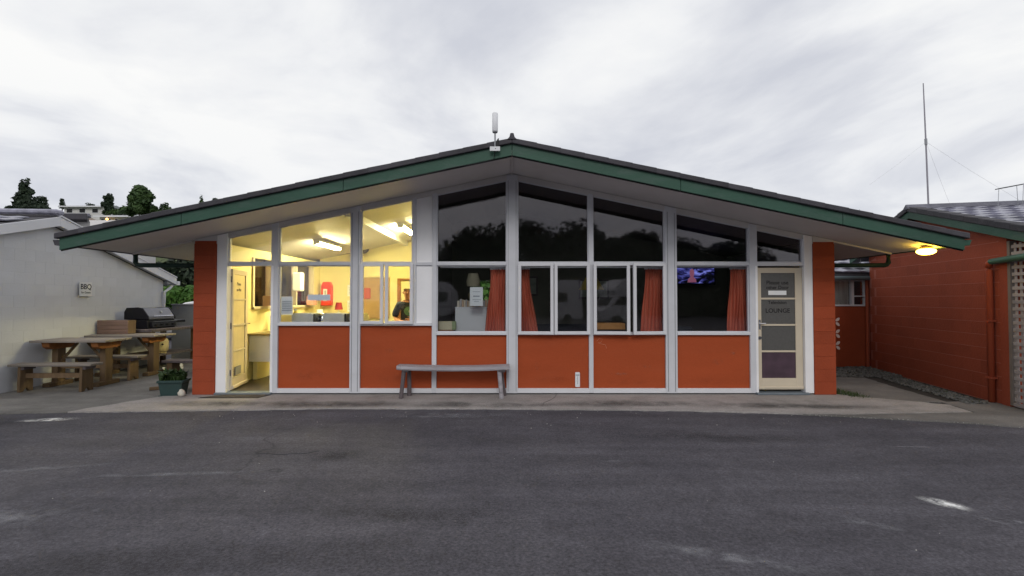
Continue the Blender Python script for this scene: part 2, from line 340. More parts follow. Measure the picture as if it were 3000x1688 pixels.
def sheet(name, pts, z, m, jit=0.0, seg=0.0, thick=0.06):
    r = random.Random(len(name)); P = []
    for i, p in enumerate(pts):
        q = pts[(i + 1) % len(pts)]; d = math.dist(p, q); k = max(1, int(d / seg)) if seg else 1
        for j in range(k):
            t = j / k; P.append((p[0] + (q[0] - p[0]) * t + (r.uniform(-jit, jit) if j else 0), p[1] + (q[1] - p[1]) * t + (r.uniform(-jit, jit) if j else 0)))
    return put(name, MB().prism(P, z - thick, z, 'z'), m)

g = put('ground', MB().quad((-500, -300, -.022), (500, -300, -.022), (500, 500, -.022), (-500, 500, -.022)), ASPH); meta(g, kind='structure')
EDGE = [(-6.1, 6.76), (-4.29, 6.88), (-2.52, 7.0), (0, 6.97), (2.38, 6.86), (4.08, 6.60), (5.54, 6.23), (6.21, 5.98), (7.2, 5.6)]
ap = sheet('concrete_apron', EDGE[:5] + [(3.9, 6.66), (4.6, 6.62), (6.3, 6.75), (6.4, 7.2), (6.0, 7.48), (5.62, 7.70), (5.27, 7.99), (5.25, 8.2), (-5.5, 8.2), (-5.55, 7.86)], 0.0, CONC, 0.018, 0.09); meta(ap, kind='structure')
ax_ = sheet('side_apron', [(3.9, 6.62)] + EDGE[5:] + [(8.2, 5.5), (7.6, 7.6), (6.45, 7.4), (6.42, 7.2), (6.32, 6.73), (4.6, 6.60)], -0.003, CONCP, 0.015, 0.12); meta(ax_, kind='structure')
pt = sheet('patio', [(-6.9, 6.68), (-6.13, 6.765), (-5.57, 7.86), (-5.15, 7.99), (-5.1, 13.2), (-9.0, 13.2), (-8.2, 6.2), (-7.3, 6.5)], -0.004, CONCD, 0.015, 0.12); meta(pt, kind='structure')
sp = sheet('side_path', [(5.36, 7.97), (5.64, 7.71), (6.06, 7.46), (6.55, 7.40), (6.75, 8.7), (6.95, 9.7), (5.5, 9.9), (5.62, 8.75)], -0.004, CONCP, 0.02, 0.12); meta(sp, kind='structure')
eb = sheet('earth_border', [(5.2, 7.9), (7.3, 7.0), (8.3, 11.5), (5.2, 11.5)], -0.014, ground_mat('dark_earth', (0.035, 0.033, 0.03), (0.06, 0.055, 0.05), 0.3, 0, 0.3)); meta(eb, kind='structure')

# dark asphalt patch and worn paint on the yard
def worn(name, col, amt, sc, lo=.42):
    m = bpy.data.materials.new(name); m.use_nodes = True; N = m.node_tree.nodes; L = m.node_tree.links; b = N['Principled BSDF']; b.inputs['Base Color'].default_value = (*col, 1); b.inputs['Roughness'].default_value = .85
    tc = N.new('ShaderNodeTexCoord'); nz = N.new('ShaderNodeTexNoise'); nz.inputs['Scale'].default_value = sc; nz.inputs['Detail'].default_value = 8; nz.inputs['Roughness'].default_value = .7
    ge = N.new('ShaderNodeNewGeometry'); L.new(ge.outputs['Position'], nz.inputs[0])
    ln = N.new('ShaderNodeVectorMath'); ln.operation = 'LENGTH'; L.new(tc.outputs['Object'], ln.inputs[0])
    fo = N.new('ShaderNodeMapRange'); fo.interpolation_type = 'SMOOTHSTEP'; fo.inputs[1].default_value = 1; fo.inputs[2].default_value = .1; L.new(ln.outputs['Value'], fo.inputs[0])
    r = N.new('ShaderNodeMapRange'); r.inputs[1].default_value = lo; r.inputs[2].default_value = .66; r.inputs[3].default_value = 0; r.inputs[4].default_value = amt; L.new(nz.outputs[0], r.inputs[0])
    mu = N.new('ShaderNodeMath'); mu.operation = 'MULTIPLY'; L.new(r.outputs[0], mu.inputs[0]); L.new(fo.outputs[0], mu.inputs[1]); L.new(mu.outputs[0], b.inputs['Alpha']); return m
PW = worn('worn_white_paint', (0.75, 0.75, 0.75), 1.6, 9, .36); PF = worn('faint_scuff', (0.28, 0.28, 0.31), 0.6, 7); PD = worn('dark_stain', (0.035, 0.033, 0.038), 0.42, 2.5, .3)
MK = MB().quad((-1, -1, 0), (1, -1, 0), (1, 1, 0), (-1, 1, 0)).mesh('mark', PW)
for i, (cx, cy, rx, ry, ro, m) in enumerate([
    (3.30, 3.78, .20, .10, R(-50), PW), (3.36, 3.52, .2, .04, R(-52), PF), (3.62, 3.40, .28, .04, R(-42), PF), (3.9, 3.2, .35, .08, R(-35), PF),
    (-6.0, 6.37, .42, .13, R(8), PW), (-6.6, 6.15, 1.0, .42, R(12), PD), (-4.3, 4.55, .7, .08, R(14), PF), (-3.0, 4.4, 1.1, .07, R(4), PF),
    (3.05, 4.35, .16, .10, R(30), PF), (2.46, 3.45, .32, .09, R(-30), PF), (0.95, 4.75, .2, .05, R(10), PF), (-0.5, 3.55, 1.0, .22, R(-3), PD),
    (-1.75, 4.9, .5, .2, R(3), PD), (1.3, 3.0, .8, .09, R(-20), PF), (-0.9, 6.6, 1.3, .22, R(0), PF), (4.2, 5.2, .4, .04, R(-5), PF), (-2.4, 2.9, 1.2, .3, R(8), PD), (2.2, 5.6, 1.6, .3, R(-8), PD), (-4.0, 3.4, 1.3, .25, R(15), PF)]):
    me = MK.copy(); me.materials.clear(); me.materials.append(m)
    o = link('worn_paint_mark' if m is PW else 'scuff_mark' if m is PF else 'dark_stain', me, g, (cx, cy, -.0185 + i * .0003), (0, 0, ro)); o.scale = (rx, ry, 1)

sm_ = [(-2.33 + .34 * math.cos(a * .22), 5.10 + .13 * math.sin(a * .22) + .012 * math.sin(a * 1.7), -.0215) for a in range(17, 29)]
put('patch_seam', MB().tube(sm_, .0035, 4, False), mat('tar_seam', (.03, .029, .034), .8), g)
# small pale stones and leaf litter scattered along the kerb line
def stones(name, spots, m, kind='stuff', label=None, cat=None):
    vs = []; fs = []; r = random.Random(3)
    for x, y, z, s in spots:
        i = len(vs); a = r.uniform(0, 6.28)
        for k in range(5):
            t = a + k * 1.2566; q = s * r.uniform(.7, 1.1); vs.append((x + q * math.cos(t), y + q * math.sin(t), z - s * .1))
        for k in range(5):
            t = a + .3 + k * 1.2566; q = s * r.uniform(.45, .7); vs.append((x + q * math.cos(t), y + q * math.sin(t), z + s * r.uniform(.45, .75)))
        for k in range(5): fs.append((i + k, i + (k + 1) % 5, i + 5 + (k + 1) % 5, i + 5 + k))
        fs.append(tuple(i + 5 + k for k in range(5)))
    me = bpy.data.meshes.new(name); me.from_pydata(vs, [], fs); me.materials.append(m); o = link(name, me); return meta(o, label, cat, None, kind)
sp_ = []
for _ in range(70): sp_.append((rnd.uniform(-4.5, 5.5), rnd.choice([rnd.uniform(5.9, 6.75), rnd.gauss(6.75, .1), rnd.uniform(3.0, 6.6)]), -.02, rnd.uniform(.003, .008)))
stones('grit', sp_, mat('pale_grit', (0.45, 0.43, 0.40), .8, .3, 40), label='pale grit scattered over the dark asphalt', cat='grit')
ed = []
for (xa, ya), (xb, yb) in zip(EDGE, EDGE[1:]):
    for _ in range(int(34 * math.dist((xa, ya), (xb, yb)))):
        t = rnd.random(); ed.append((xa + (xb - xa) * t, ya + (yb - ya) * t + rnd.gauss(0, .02) - .01, -.014 + .012 * rnd.random(), rnd.uniform(.003, .009)))
stones('edge_grit', ed, mat('crumbled_concrete', (0.30, 0.29, 0.28), .85, .35, 30), label='pale crumbled concrete along the edge of the apron', cat='grit')
GR = worn('apron_grime', (0.11, 0.105, 0.10), 0.85, 1.6, .34)
for k in range(9):
    me = MK.copy(); me.materials.clear(); me.materials.append(GR)
    o = link('grime_stain', me, ap, (-4.4 + k * 1.12 + rnd.uniform(-.2, .2), 7.22 + rnd.uniform(-.06, .06) - (.12 if k > 6 else 0), .0012 + k * .0002), (0, 0, rnd.uniform(-.05, .05))); o.scale = (rnd.uniform(.8, 1.3), rnd.uniform(.22, .34), 1)
put('crack', MB().tube([(.72, 7.96, .0005), (.66, 7.7, .0005), (.60, 7.55, .0005), (.47, 7.32, .0005), (.44, 7.1, .0005)], .004, 4), DARK, ap)
gs = []
for _ in range(2600):
    t = rnd.random(); w = rnd.random()
    if rnd.random() < .55:   # strip along the red wall
        x = 7.02 + .92 * t + (-.30 - .15 * t) * w; y = 7.25 + 3.85 * t
    else:                    # bed in front of the back wall
        x = rnd.uniform(5.9, 8.05); y = rnd.uniform(9.75, 11.15)
    gs.append((x, y, -.006 + .02 * rnd.random(), rnd.uniform(.012, .035)))
stones('gravel', gs, mat('grey_gravel', (0.13, 0.13, 0.125), .8, .5, 14), label='grey gravel along the foot of the red block wall', cat='gravel')

# short weeds beside the side path
def blades(name, spots, m, label):
    vs = []; fs = []; r = random.Random(9)
    for x, y, z, h in spots:
        a = r.uniform(0, 6.28); i = len(vs); w = h * .09; lx, ly = r.uniform(-.5, .5) * h, r.uniform(-.5, .5) * h
        vs += [(x - w * math.cos(a), y - w * math.sin(a), z), (x + w * math.cos(a), y + w * math.sin(a), z), (x + lx * .4 + w * .5, y + ly * .4, z + h * .6), (x + lx, y + ly, z + h)]
        fs += [(i, i + 1, i + 2), (i, i + 2, i + 3)]
    me = bpy.data.meshes.new(name); me.from_pydata(vs, [], fs); me.materials.append(m); return meta(link(name, me), label, 'grass', None, 'stuff')
bl = []
for _ in range(900):
    t = rnd.random(); bl.append((5.32 + .30 * rnd.random() * (1 - .3 * t), 7.85 + .9 * t - .25 * rnd.random() * (1 - t), -.012, rnd.uniform(.02, .07)))
for _ in range(350):
    t = rnd.random(); bl.append((7.0 + .9 * t - .25 * rnd.random(), 7.3 + 3.6 * t, -.01, rnd.uniform(.02, .06)))
blades('grass', bl, leafmat('weed_green', (0.03, 0.05, 0.015), (0.07, 0.10, 0.03), 8), 'thin green weeds between side path and walls')

# ------------------------------------------------------------------ shared roof tile
def tile_mesh(w=.30, l=.34, m=None, name='tile'):
    mb = MB(); n = 4; bm = mb.bm; top = []; bot = []
    for j in (0, 1):
        for k in range(n + 1):
            x = w * k / n; hh = .018 * math.sin(math.pi * (k / n)) ** 2 + .012
            top.append(bm.verts.new((x, l * j, hh + (.022 if j == 0 else 0)))); bot.append(bm.verts.new((x, l * j, -.006 + (.022 if j == 0 else 0))))
    k1 = n + 1
    for k in range(n): bm.faces.new((top[k], top[k + 1], top[k1 + k + 1], top[k1 + k])); bm.faces.new((bot[k + 1], bot[k], top[k], top[k + 1])[::-1])
    bm.faces.new((bot[0], top[0], top[k1], bot[k1])); bm.faces.new((top[n], bot[n], bot[k1 + n], top[k1 + n]))
    return mb.mesh(name, m)
def tile_field(parent, o, ex, ey, nu, nv, me, w=.31, l=.30, u0=0.0):
    """tiles laid from the eave at o: ex along the eave, ey up the slope"""
    ex = Vector(ex).normalized(); ey = Vector(ey).normalized(); ez = ex.cross(ey)
    rot = Matrix((ex, ey, ez)).transposed().to_euler()
    for j in range(nv):
        for i in range(nu):
            p = Vector(o) + ex * (u0 + i * w + (w / 2 if j % 2 else 0)) + ey * (j * l) + ez * rnd.uniform(0, .004)
            t = bpy.data.objects.new('tile', me); C.objects.link(t); t.parent = parent; t.location = p; t.rotation_euler = rot

def block_mesh(name, l, d, h, m, bev=.006):
    return MB().box(-l / 2, l / 2, -d / 2, d / 2, -h / 2, h / 2, bev=bev).mesh(name, m)
# ------------------------------------------------------------------ the main building
K = 0.2095
def sof(x): return 3.60 - K * abs(x)
def gt(x): return 3.51 - 0.2075 * abs(x)          # top of the glass
M_ = thing('communal_building', 'low gabled building with green fascia, white posts and red panels', 'building', (0, 8, 0), world=True)
M_.location = (0, 8, 0)
def mp(name, mb, m, smooth=False, parent=None): return put(name, mb, m, parent or M_, smooth)

# block columns / side walls
bl36 = block_mesh('block', .361, .39, .199, REDB, .0022)
for x0, x1, sgn in ((-5.161, -4.80, -1), (4.889, 5.235, 1)):
    cx = (x0 + x1) / 2
    col = mp('column', B(x0 + .006, x1 - .006, 7.945, 8.32, 0, sof(cx + sgn * .18) - .03), REDB)
    n = 12
    for k in range(n):
        b = link('block', bl36, col, (cx, 8.13, .104 + k * .2035)); b.scale = ((x1 - x0) / .361, .985, 1.012)
    mp('eave_block', MB().prism([(x0 + .002, 2.44), (x1 - .002, 2.44), (x1 - .002, sof(x1) - .004), (x0 + .002, sof(x0) - .004)], 7.952, 8.31), SOFF)
# side and back walls, with window openings in the kitchen side wall
for a in [(-5.15, -4.95, 8.32, 12.8, 0, 1.38), (-5.15, -4.95, 8.32, 9.32, 1.38, 2.5), (-5.15, -4.95, 12.2, 12.8, 1.38, 2.5), (-5.15, -4.95, 9.32, 12.2, 2.34, 2.5)]:
    mp('side_wall', B(*a), KWALL)
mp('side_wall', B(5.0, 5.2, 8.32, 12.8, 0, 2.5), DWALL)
mp('back_wall', MB().prism([(-4.95, .02), (-1.42, .02), (-1.42, sof(1.42)), (-4.95, sof(4.95))], 12.6, 12.78), KWALL)
for q in ([(-1.4, .02), (-.95, .02), (-.95, sof(.95)), (-1.4, sof(1.4))], [(-.95, .02), (-.25, .02), (-.25, 1.25), (-.95, 1.25)],
          [(-.95, 1.98), (-.25, 1.98), (-.25, sof(.25)), (-.95, sof(.95))], [(-.25, .02), (5.0, .02), (5.0, sof(5)), (0, sof(0)), (-.25, sof(.25))]):
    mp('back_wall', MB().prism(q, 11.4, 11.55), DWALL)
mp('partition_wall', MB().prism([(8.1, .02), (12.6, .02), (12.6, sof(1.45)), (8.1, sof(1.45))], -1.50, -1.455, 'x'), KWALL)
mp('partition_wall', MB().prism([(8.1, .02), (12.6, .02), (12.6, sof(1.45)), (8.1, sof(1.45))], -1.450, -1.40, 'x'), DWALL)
mp('floor', B(-4.95, 5.0, 8.05, 12.6, -.1, .025), FLOOR)
# kitchen side window: frame, mullions, panes
mp('window_frame', B(-5.1, -4.90, 9.32, 12.2, 1.35, 1.40, bev=.004), CREAM)
for y in (9.34, 10.02, 11.2, 12.14): mp('mullion', B(-5.08, -4.92, y - .03, y + .03, 1.40, 2.34), CREAM)
mp('pane', B(-5.02, -5.015, 9.32, 12.2, 1.40, 2.34), GLASS)
mp('window_frame', B(-.95, -.25, 11.36, 11.5, 1.25, 1.29), WHITE2); mp('pane', B(-.95, -.25, 11.45, 11.455, 1.29, 1.98), GLASS)

# posts and mullions
for x0, x1, yf in ((-4.80, -4.633, 7.955), (-3.922, -3.806, 7.965), (-2.633, -2.467, 7.955), (-.089, .094, 7.95), (2.494, 2.683, 7.955), (3.867, 3.995, 7.965), (4.75, 4.888, 7.955)):
    mp('post', MB().prism([(x0, .02), (x1, .02), (x1, sof(x1) - .012), (x0, sof(x0) - .012)] if x0 * x1 > 0 else [(x0, .02), (x1, .02), (x1, sof(x1) - .012), (0, sof(0) - .012), (x0, sof(x0) - .012)], yf, 8.09, bev=.004), WHITE3 if x0 in (-4.80, 4.75) else WHITE)
for x0, x1, z0 in ((-1.303, -1.228, .021), (1.25, 1.322, .021), (-1.629, -1.562, 1.13)):
    mp('mullion', MB().prism([(x0, z0), (x1, z0), (x1, gt(x1) + .02), (x0, gt(x0) + .02)], 7.968, 8.08, bev=.003), WHITE)
for x in (-2.60, -2.50, -.062, .066, 2.53, 2.645): mp('post_groove', B(x - .004, x + .004, 7.948, 7.957, .05, gt(x) - .02), GREYM)
# sloping top plates under the soffit
mp('top_plate', MB().prism([(-4.82, gt(4.82)), (-.07, gt(.07)), (-.07, sof(.07) - .003), (-4.82, sof(4.82) - .003)], 7.975, 8.075, bev=.003), SOFF)
mp('top_plate', MB().prism([(.075, gt(.075)), (4.90, gt(4.90)), (4.90, sof(4.90) - .003), (.075, sof(.075) - .003)], 7.975, 8.075, bev=.003), SOFF)
mp('door_jamb', B(3.958, 3.996, 7.958, 8.07, .03, 2.085, bev=.003), WHITE3); mp('door_jamb', B(-3.923, -3.885, 7.958, 8.07, .03, 2.085, bev=.003), WHITE3)
# bays: x0, x1, sill top, lower kind
bays = [(-3.806, -2.633, 1.156, 'fixed'), (-2.467, -1.303, 1.156, 'case_l'), (-1.228, -.089, 1.006, 'fixed'), (.094, 1.25, 1.006, 'case'), (1.322, 2.494, 1.006, 'case2'), (2.683, 3.867, 1.006, 'fixed')]
PANES = []
def pane_poly(x0, x1, z0, z1a, z1b, y=8.03, m=GLASS):
    return mp('pane', MB().prism([(x0, z0), (x1, z0), (x1, z1b), (x0, z1a)], y, y + .006), m)
def bead(x0, x1, z0, z1a, z1b, w=.014, y0=8.0, y1=8.03):
    mb = MB()
    mb.prism([(x0, z0), (x1, z0), (x1, z0 + w), (x0, z0 + w)], y0, y1); mb.prism([(x0, z1a - w), (x1, z1b - w), (x1, z1b), (x0, z1a)], y0, y1)
    mb.prism([(x0, z0 + w), (x0 + w, z0 + w), (x0 + w, z1a - w), (x0, z1a - w)], y0, y1); mb.prism([(x1 - w, z0 + w), (x1, z0 + w), (x1, z1b - w), (x1 - w, z1b - w)], y0, y1)
    return mp('glazing_bead', mb, WHITE)
def casement(x0, x1, z0, z1, hinge, ang):
    """outward-opening sash; hinge at x0 (-1) or x1 (+1)"""
    w = x1 - x0; h = z1 - z0; fr = .052; mb = MB()
    mb.box(0, fr, -.022, .022, 0, h, bev=.004); mb.box(w - fr, w, -.022, .022, 0, h, bev=.004); mb.box(fr, w - fr, -.0215, .0215, 0, fr, bev=.004); mb.box(fr, w - fr, -.0215, .0215, h - fr * .8, h, bev=.004)
    o = put('casement', mb, WHITE2, M_); p = put('pane', B(fr - .005, w - fr + .005, -.003, .003, fr - .005, h - fr * .75), GLASS, o)
    if hinge < 0: mtx = Matrix.Translation((x0, 7.925, z0)) @ Matrix.Rotation(-R(ang), 4, 'Z')
    else: mtx = Matrix.Translation((x1, 7.925, z0)) @ Matrix.Rotation(R(ang), 4, 'Z') @ Matrix.Translation((-w, 0, 0))
    o.matrix_basis = mtx
    st = put('stay', MB().tube([(w * .5, .02, .03), (w * .45, .12, .03)], .006, 6), GREYM, o)
    return o
for x0, x1, zs, kind in bays:
    mp('panel', B(x0 + .002, x1 - .002, 8.0, 8.035, .097, zs - .045), REDP)
    mp('sill', B(x0, x1, 7.945, 8.08, zs - .045, zs, bev=.004), WHITE2)
    mp('bottom_plate', B(x0 - .004, x1 + .004, 7.962, 8.07, .02, .097, bev=.005), WHITE2)
    mp('transom', B(x0, x1, 7.972, 8.08, 2.093, 2.143, bev=.004), WHITE)
    if kind == 'case_l':
        mp('panel', B(-1.562, -1.303, 8.0, 8.03, 1.156, 2.093), WHITE3); mp('panel', MB().prism([(-1.562, 2.143), (-1.303, 2.143), (-1.303, gt(1.303)), (-1.562, gt(1.562))], 8.0, 8.03), WHITE3)
        x1 = -1.629
    pane_poly(x0, x1, 2.143, gt(x0), gt(x1)); bead(x0, x1, 2.143, gt(x0), gt(x1))
    if kind == 'fixed': pane_poly(x0, x1, zs, 2.093, 2.093); bead(x0, x1, zs, 2.093, 2.093)
casement(-2.455, -2.075, 1.14, 2.115, -1, 3.0); casement(-2.050, -1.600, 1.14, 2.115, 1, 4.0)
casement(.098, .672, .972, 2.118, -1, 4.5); casement(.680, 1.262, .972, 2.118, 1, 3.0)
casement(1.318, 1.900, .972, 2.118, -1, 5.0); casement(1.945, 2.492, .972, 2.118, 1, 5.5)
# doorways
for x0, x1 in ((-4.633, -3.922), (3.995, 4.75)):
    mp('transom', B(x0, x1, 7.972, 8.08, 2.085, 2.143, bev=.004), WHITE2)
    pane_poly(x0, x1, 2.143, gt(x0), gt(x1)); bead(x0, x1, 2.143, gt(x0), gt(x1))
    mp('threshold', B(x0 - .16 if x0 < 0 else x0 - .05, x1 + .04, 7.90, 8.10, .003, .035, bev=.006), mat('blue_grey_threshold', (0.16, 0.19, 0.22), .6, .15, 6))
def door_leaf(mtx, m, glz, lower):
    w, h = .742, 1.99; st = .07; mb = MB()
    mb.box(0, st, -.02, .02, 0, h, bev=.003); mb.box(w - st - .045, w, -.02, .02, 0, h, bev=.003)
    rails = [(0, .19), (.61, .64), (1.04, 1.07), (1.47, 1.50), (1.905, h)]
    for a, b in rails: mb.box(st, w - st - .045, -.0195, .0195, a, b, bev=.002)
    o = put('door', mb, m, M_); o.matrix_basis = mtx
    for k in range(4): put('pane', B(st - .004, w - st - .041, -.004, .004, rails[k][1] - .003, rails[k + 1][0] + .003), glz[k], o)
    return o
dr = door_leaf(Matrix.Translation((4.004, 8.03, .066)), CREAM, [OBSCP, OBSC, OBSC, OBSC], None)
dr['label'] = 'closed cream door with four obscure glass panes'
put('door_handle', MB().box(.02, .055, -.03, -.02, .98, 1.14, bev=.003).tube([(.037, -.03, 1.08), (.037, -.06, 1.08), (.12, -.062, 1.082)], .009, 8), CHROME, dr)
put('lock', MB().tube([(.037, -.02, .845), (.037, -.035, .845)], .026, 14), STEEL, dr)
text('lettering', 'Please use', .088, INK, dr, (.345, -.006, 1.745), (R(90), 0, 0)); text('lettering', 'other Door', .078, INK, dr, (.345, -.006, 1.665), (R(90), 0, 0))
put('white_label', B(.195, .49, -.008, -.005, 1.545, 1.615), PAPER, dr)
text('lettering', 'Television', .075, INK, dr, (.34, -.006, 1.42), (R(90), 0, 0)); text('lettering', 'LOUNGE', .10, INK, dr, (.345, -.006, 1.285), (R(90), 0, 0))
put('weather_board', B(.0, .742, -.045, -.02, .015, .06, bev=.008), CREAM, dr)
dl = door_leaf(Matrix.Translation((-4.625, 8.075, .05)) @ Matrix.Rotation(R(101), 4, 'Z'), CREAM, [OBSCY, OBSCY, OBSCY, OBSCY], None)
dl['label'] = 'cream kitchen door standing open inwards'
put('vent_grille', B(.13, .40, -.03, -.018, .22, .36), GREYM, dl)
put('door_handle', MB().tube([(.70, -.02, 1.06), (.70, -.07, 1.06), (.60, -.07, 1.06)], .01, 8), CHROME, dl)
put('weather_board', B(.0, .742, -.05, -.02, .01, .07, bev=.01), CREAM, dl)
text('lettering', 'Please', .075, INK, dl, (.33, -.006, 1.75), (R(90), 0, 0)); text('lettering', 'use Mat', .07, INK, dl, (.33, -.006, 1.65), (R(90), 0, 0))
for z in (.28, 1.05, 1.82): put('hinge', MB().tube([(.0, .0, z - .05), (.0, .0, z + .05)], .012, 8), STEEL, dl)
# weathered chalk scratch on a panel
put('scuff', MB().tube([(1.38, 7.999, .86), (1.42, 7.999, .90), (1.48, 7.999, .89), (1.45, 7.999, .84), (1.40, 7.999, .83), (1.47, 7.999, .81), (1.52, 7.999, .80), (1.54, 7.999, .74)], .0025, 5), mat('chalk', (.56, .26, .17), .9, .1), M_)

PS = worn('panel_scuff', (0.46, 0.17, 0.10), 0.6, 14, .45); PDK = worn('panel_stain', (0.20, 0.045, 0.02), 0.22, 6, .42)
for i, (x_, z_, rx_, rz_, m_) in enumerate([(3.35, .52, .12, .06, PS), (3.6, .66, .06, .04, PS), (2.2, .45, .10, .03, PS), (1.75, .33, .2, .03, PS), (-3.3, .3, .4, .1, PDK), (-1.9, .25, .35, .08, PDK), (.65, .24, .4, .07, PDK), (1.9, .2, .45, .06, PDK), (3.2, .22, .45, .08, PDK), (-2.0, .7, .1, .05, PS), (.4, .45, .05, .08, PS)]):
    me = MK.copy(); me.materials.clear(); me.materials.append(m_); o = link('scuff', me, M_, (x_, 7.9988 - i * .0001, z_), (R(90), 0, 0)); o.scale = (rx_, rz_, 1)
# roof: soffit/ceiling, deck, fascia, verge tiles, gutters, downpipes
Y0, Y1 = 6.83, 14.2
def roof_side(sg):
    e = 6.235 * sg
    mp('soffit', MB().prism([(0, sof(0)), (e, sof(e)), (e, sof(e) + .03), (0, sof(0) + .03)], Y0, Y1), SOFF)
    dk = mp('roof', MB().prism([(0, sof(0) + .032), (e * 1.012, sof(e) + .032), (e * 1.012, sof(e) + .16), (0, sof(0) + .16)], Y0 + .01, Y1), TILED)
    # fascia in three boards with slightly open joints
    xs = [0, 2.35, 4.6, 6.29]
    for a, b in zip(xs, xs[1:]):
        a_, b_ = (a + .003) * sg, (b - .003) * sg
        lo = lambda x: 3.548 - .2105 * abs(x)
        mp('fascia', MB().prism([(a_, lo(a_)), (b_, lo(b_)), (b_, lo(b_) + .162), (a_, lo(a_) + .162)], Y0 - .045, Y0 - .008, bev=.003), GREEN)
        mp('fascia_drip', MB().prism([(a_, lo(a_) - .014), (b_, lo(b_) - .014), (b_, lo(b_) - .001), (a_, lo(a_) - .001)], Y0 - .02, Y0 - .004), BLACK)
    # verge tiles stepping up the slope
    n = 19; L_ = 6.31 / n; s = math.hypot(1, K)
    for k in range(n):
        xa, xb = k * L_, (k + 1) * L_ + .02; lo = lambda x: 3.713 - .2105 * x
        d = .004 + rnd.uniform(-.002, .002)
        p = [(xa * sg, lo(xa) - .004), (xb * sg, lo(xb) - .004 + d * .3), (xb * sg, lo(xb) + .070 + d), (xa * sg, lo(xa) + .068)]
        mp('verge_tile', MB().prism(p, Y0 - .085 - rnd.uniform(0, .006), Y0 + .12, bev=.008), TILED, parent=dk)
    # side gutter with its end cap
    ge = (6.255 if sg > 0 else 6.25) * sg
    mp('gutter', MB().prism([(ge, sof(6.25) - .01), (ge + .11 * sg, sof(6.25) + .0), (ge + .14 * sg, sof(6.25) + .075), (ge, sof(6.25) + .075)], Y0 - .035, Y1), GREEN if sg > 0 else TILED)
    # downpipe returning under the eave to the wall
    xe = 6.25 * sg; xw = 5.20 * sg
    mp('downpipe', MB().tube([(xe, 8.12, sof(6.2) - .0), (xe, 8.12, 2.15), (xe - .03 * sg, 8.12, 2.115), (xe - .07 * sg, 8.12, 2.105), (xw - .02 * sg, 8.12, 2.10)], .038, 10), GREEND, True)
    mp('eave_batten', MB().prism([(5.24 * sg, sof(5.24) - .028), (6.2 * sg, sof(6.2) - .028), (6.2 * sg, sof(6.2) - .002), (5.24 * sg, sof(5.24) - .002)], 7.985, 8.03), SOFF)
    mp('eave_bracket', B(*sorted((5.3 * sg, 5.36 * sg)), 8.6, 8.64, 2.2, 2.44), SOFF)
roof_side(-1); roof_side(1)
mp('ridge_cap', MB().prism([(-.07, 3.755), (.07, 3.755), (.036, 3.79), (.022, 3.845), (-.022, 3.845), (-.036, 3.79)], Y0 - .1, Y1, bev=.006), TILED)
mp('ridge_batten', B(-.012, .012, Y0, 7.97, 3.56, 3.594), SOFF)
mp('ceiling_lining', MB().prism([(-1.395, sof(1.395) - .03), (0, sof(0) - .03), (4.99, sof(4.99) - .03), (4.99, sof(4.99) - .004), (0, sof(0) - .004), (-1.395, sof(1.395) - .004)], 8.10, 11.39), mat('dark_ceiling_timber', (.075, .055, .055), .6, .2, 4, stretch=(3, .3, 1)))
# kitchen ceiling beams
for xb in (-2.75,): mp('ceiling_beam', MB().prism([(xb - .03, sof(xb) - .11), (xb + .06, sof(xb) - .11), (xb + .06, sof(xb + .06) - .002), (xb - .03, sof(xb - .03) - .002)], 8.1, 12.6), WHITE2)
# ------------------------------------------------------------------ lamps that are lit
TUBE = emis('lit_tube', (1.0, 0.84, 0.40), 255.0)
def strip_light(x, y, label):
    z = sof(x) - .02
    t = thing('strip_light', label, 'ceiling light', (x, y, z), 0, 'kitchen strip lights')
    put('batten', B(-.07, .07, -.64, .64, -.05, .0, bev=.006), PLAST, t)
    for s in (-.035, .035): put('tube', MB().tube([(s, -.6, -.075), (s, .6, -.075)], .02, 10), TUBE, t, True)
    for s in (-1, 1): put('end_cap', B(-.06, .06, s * .62 - .02, s * .62 + .02, -.1, -.05), PLAST, t)
    return t
strip_light(-3.95, 10.5, 'lit strip light on the sloping ceiling above the sink')
strip_light(-2.28, 10.6, 'lit strip light on the kitchen ceiling beside the white beam')
def eave_lamp():
    x, y = 6.10, 7.20; z = sof(x)
    t = thing('eave_lamp', 'glowing round lamp under the end of the green eave', 'lamp', (x, y, z - .01), 0); t.scale = (.78, .78, .78)
    put('rim', MB().lathe([(.0, -.035), (.10, -.035), (.105, -.02), (.10, .0), (.0, .0)], n=28), mat('brass_rim', (.30, .20, .08), .4, .1), t, True)
    put('dome', MB().lathe([(0, -.150), (.06, -.147), (.11, -.132), (.142, -.108), (.152, -.085), (.143, -.062), (.115, -.045), (.08, -.037)], n=28), emis('lit_dome', (1.0, 0.62, 0.07), 20.0), t, True)
eave_lamp()

# ------------------------------------------------------------------ inside the kitchen
cn = thing('sink_counter', 'kitchen counter with white front panel and steel top seen through the open door', 'counter', (-4.0, 9.6, .025), world=True)
put('front_panel', B(-4.93, -2.9, 9.20, 9.24, .37, .86), WHITE2, cn)
put('worktop', B(-4.945, -2.85, 9.15, 9.95, .862, .90, bev=.006), mat('worktop_edge', (.28, .22, .10), .4, .1), cn)
put('splash_back', B(-4.9, -2.9, 9.93, 9.95, .90, 1.22), KWALL, cn)
put('leg', B(-4.9, -4.82, 9.3, 9.9, .025, .37), KWALL, cn); put('leg', B(-3.0, -2.92, 9.3, 9.9, .025, .37), KWALL, cn)
put('tap', MB().tube([(-4.35, 9.85, .9), (-4.35, 9.85, 1.08), (-4.33, 9.75, 1.12), (-4.31, 9.66, 1.06)], .014, 8), CHROME, cn, True)
put('sink_rim', B(-4.6, -4.0, 9.3, 9.8, .900, .912, bev=.004), STEEL, cn)
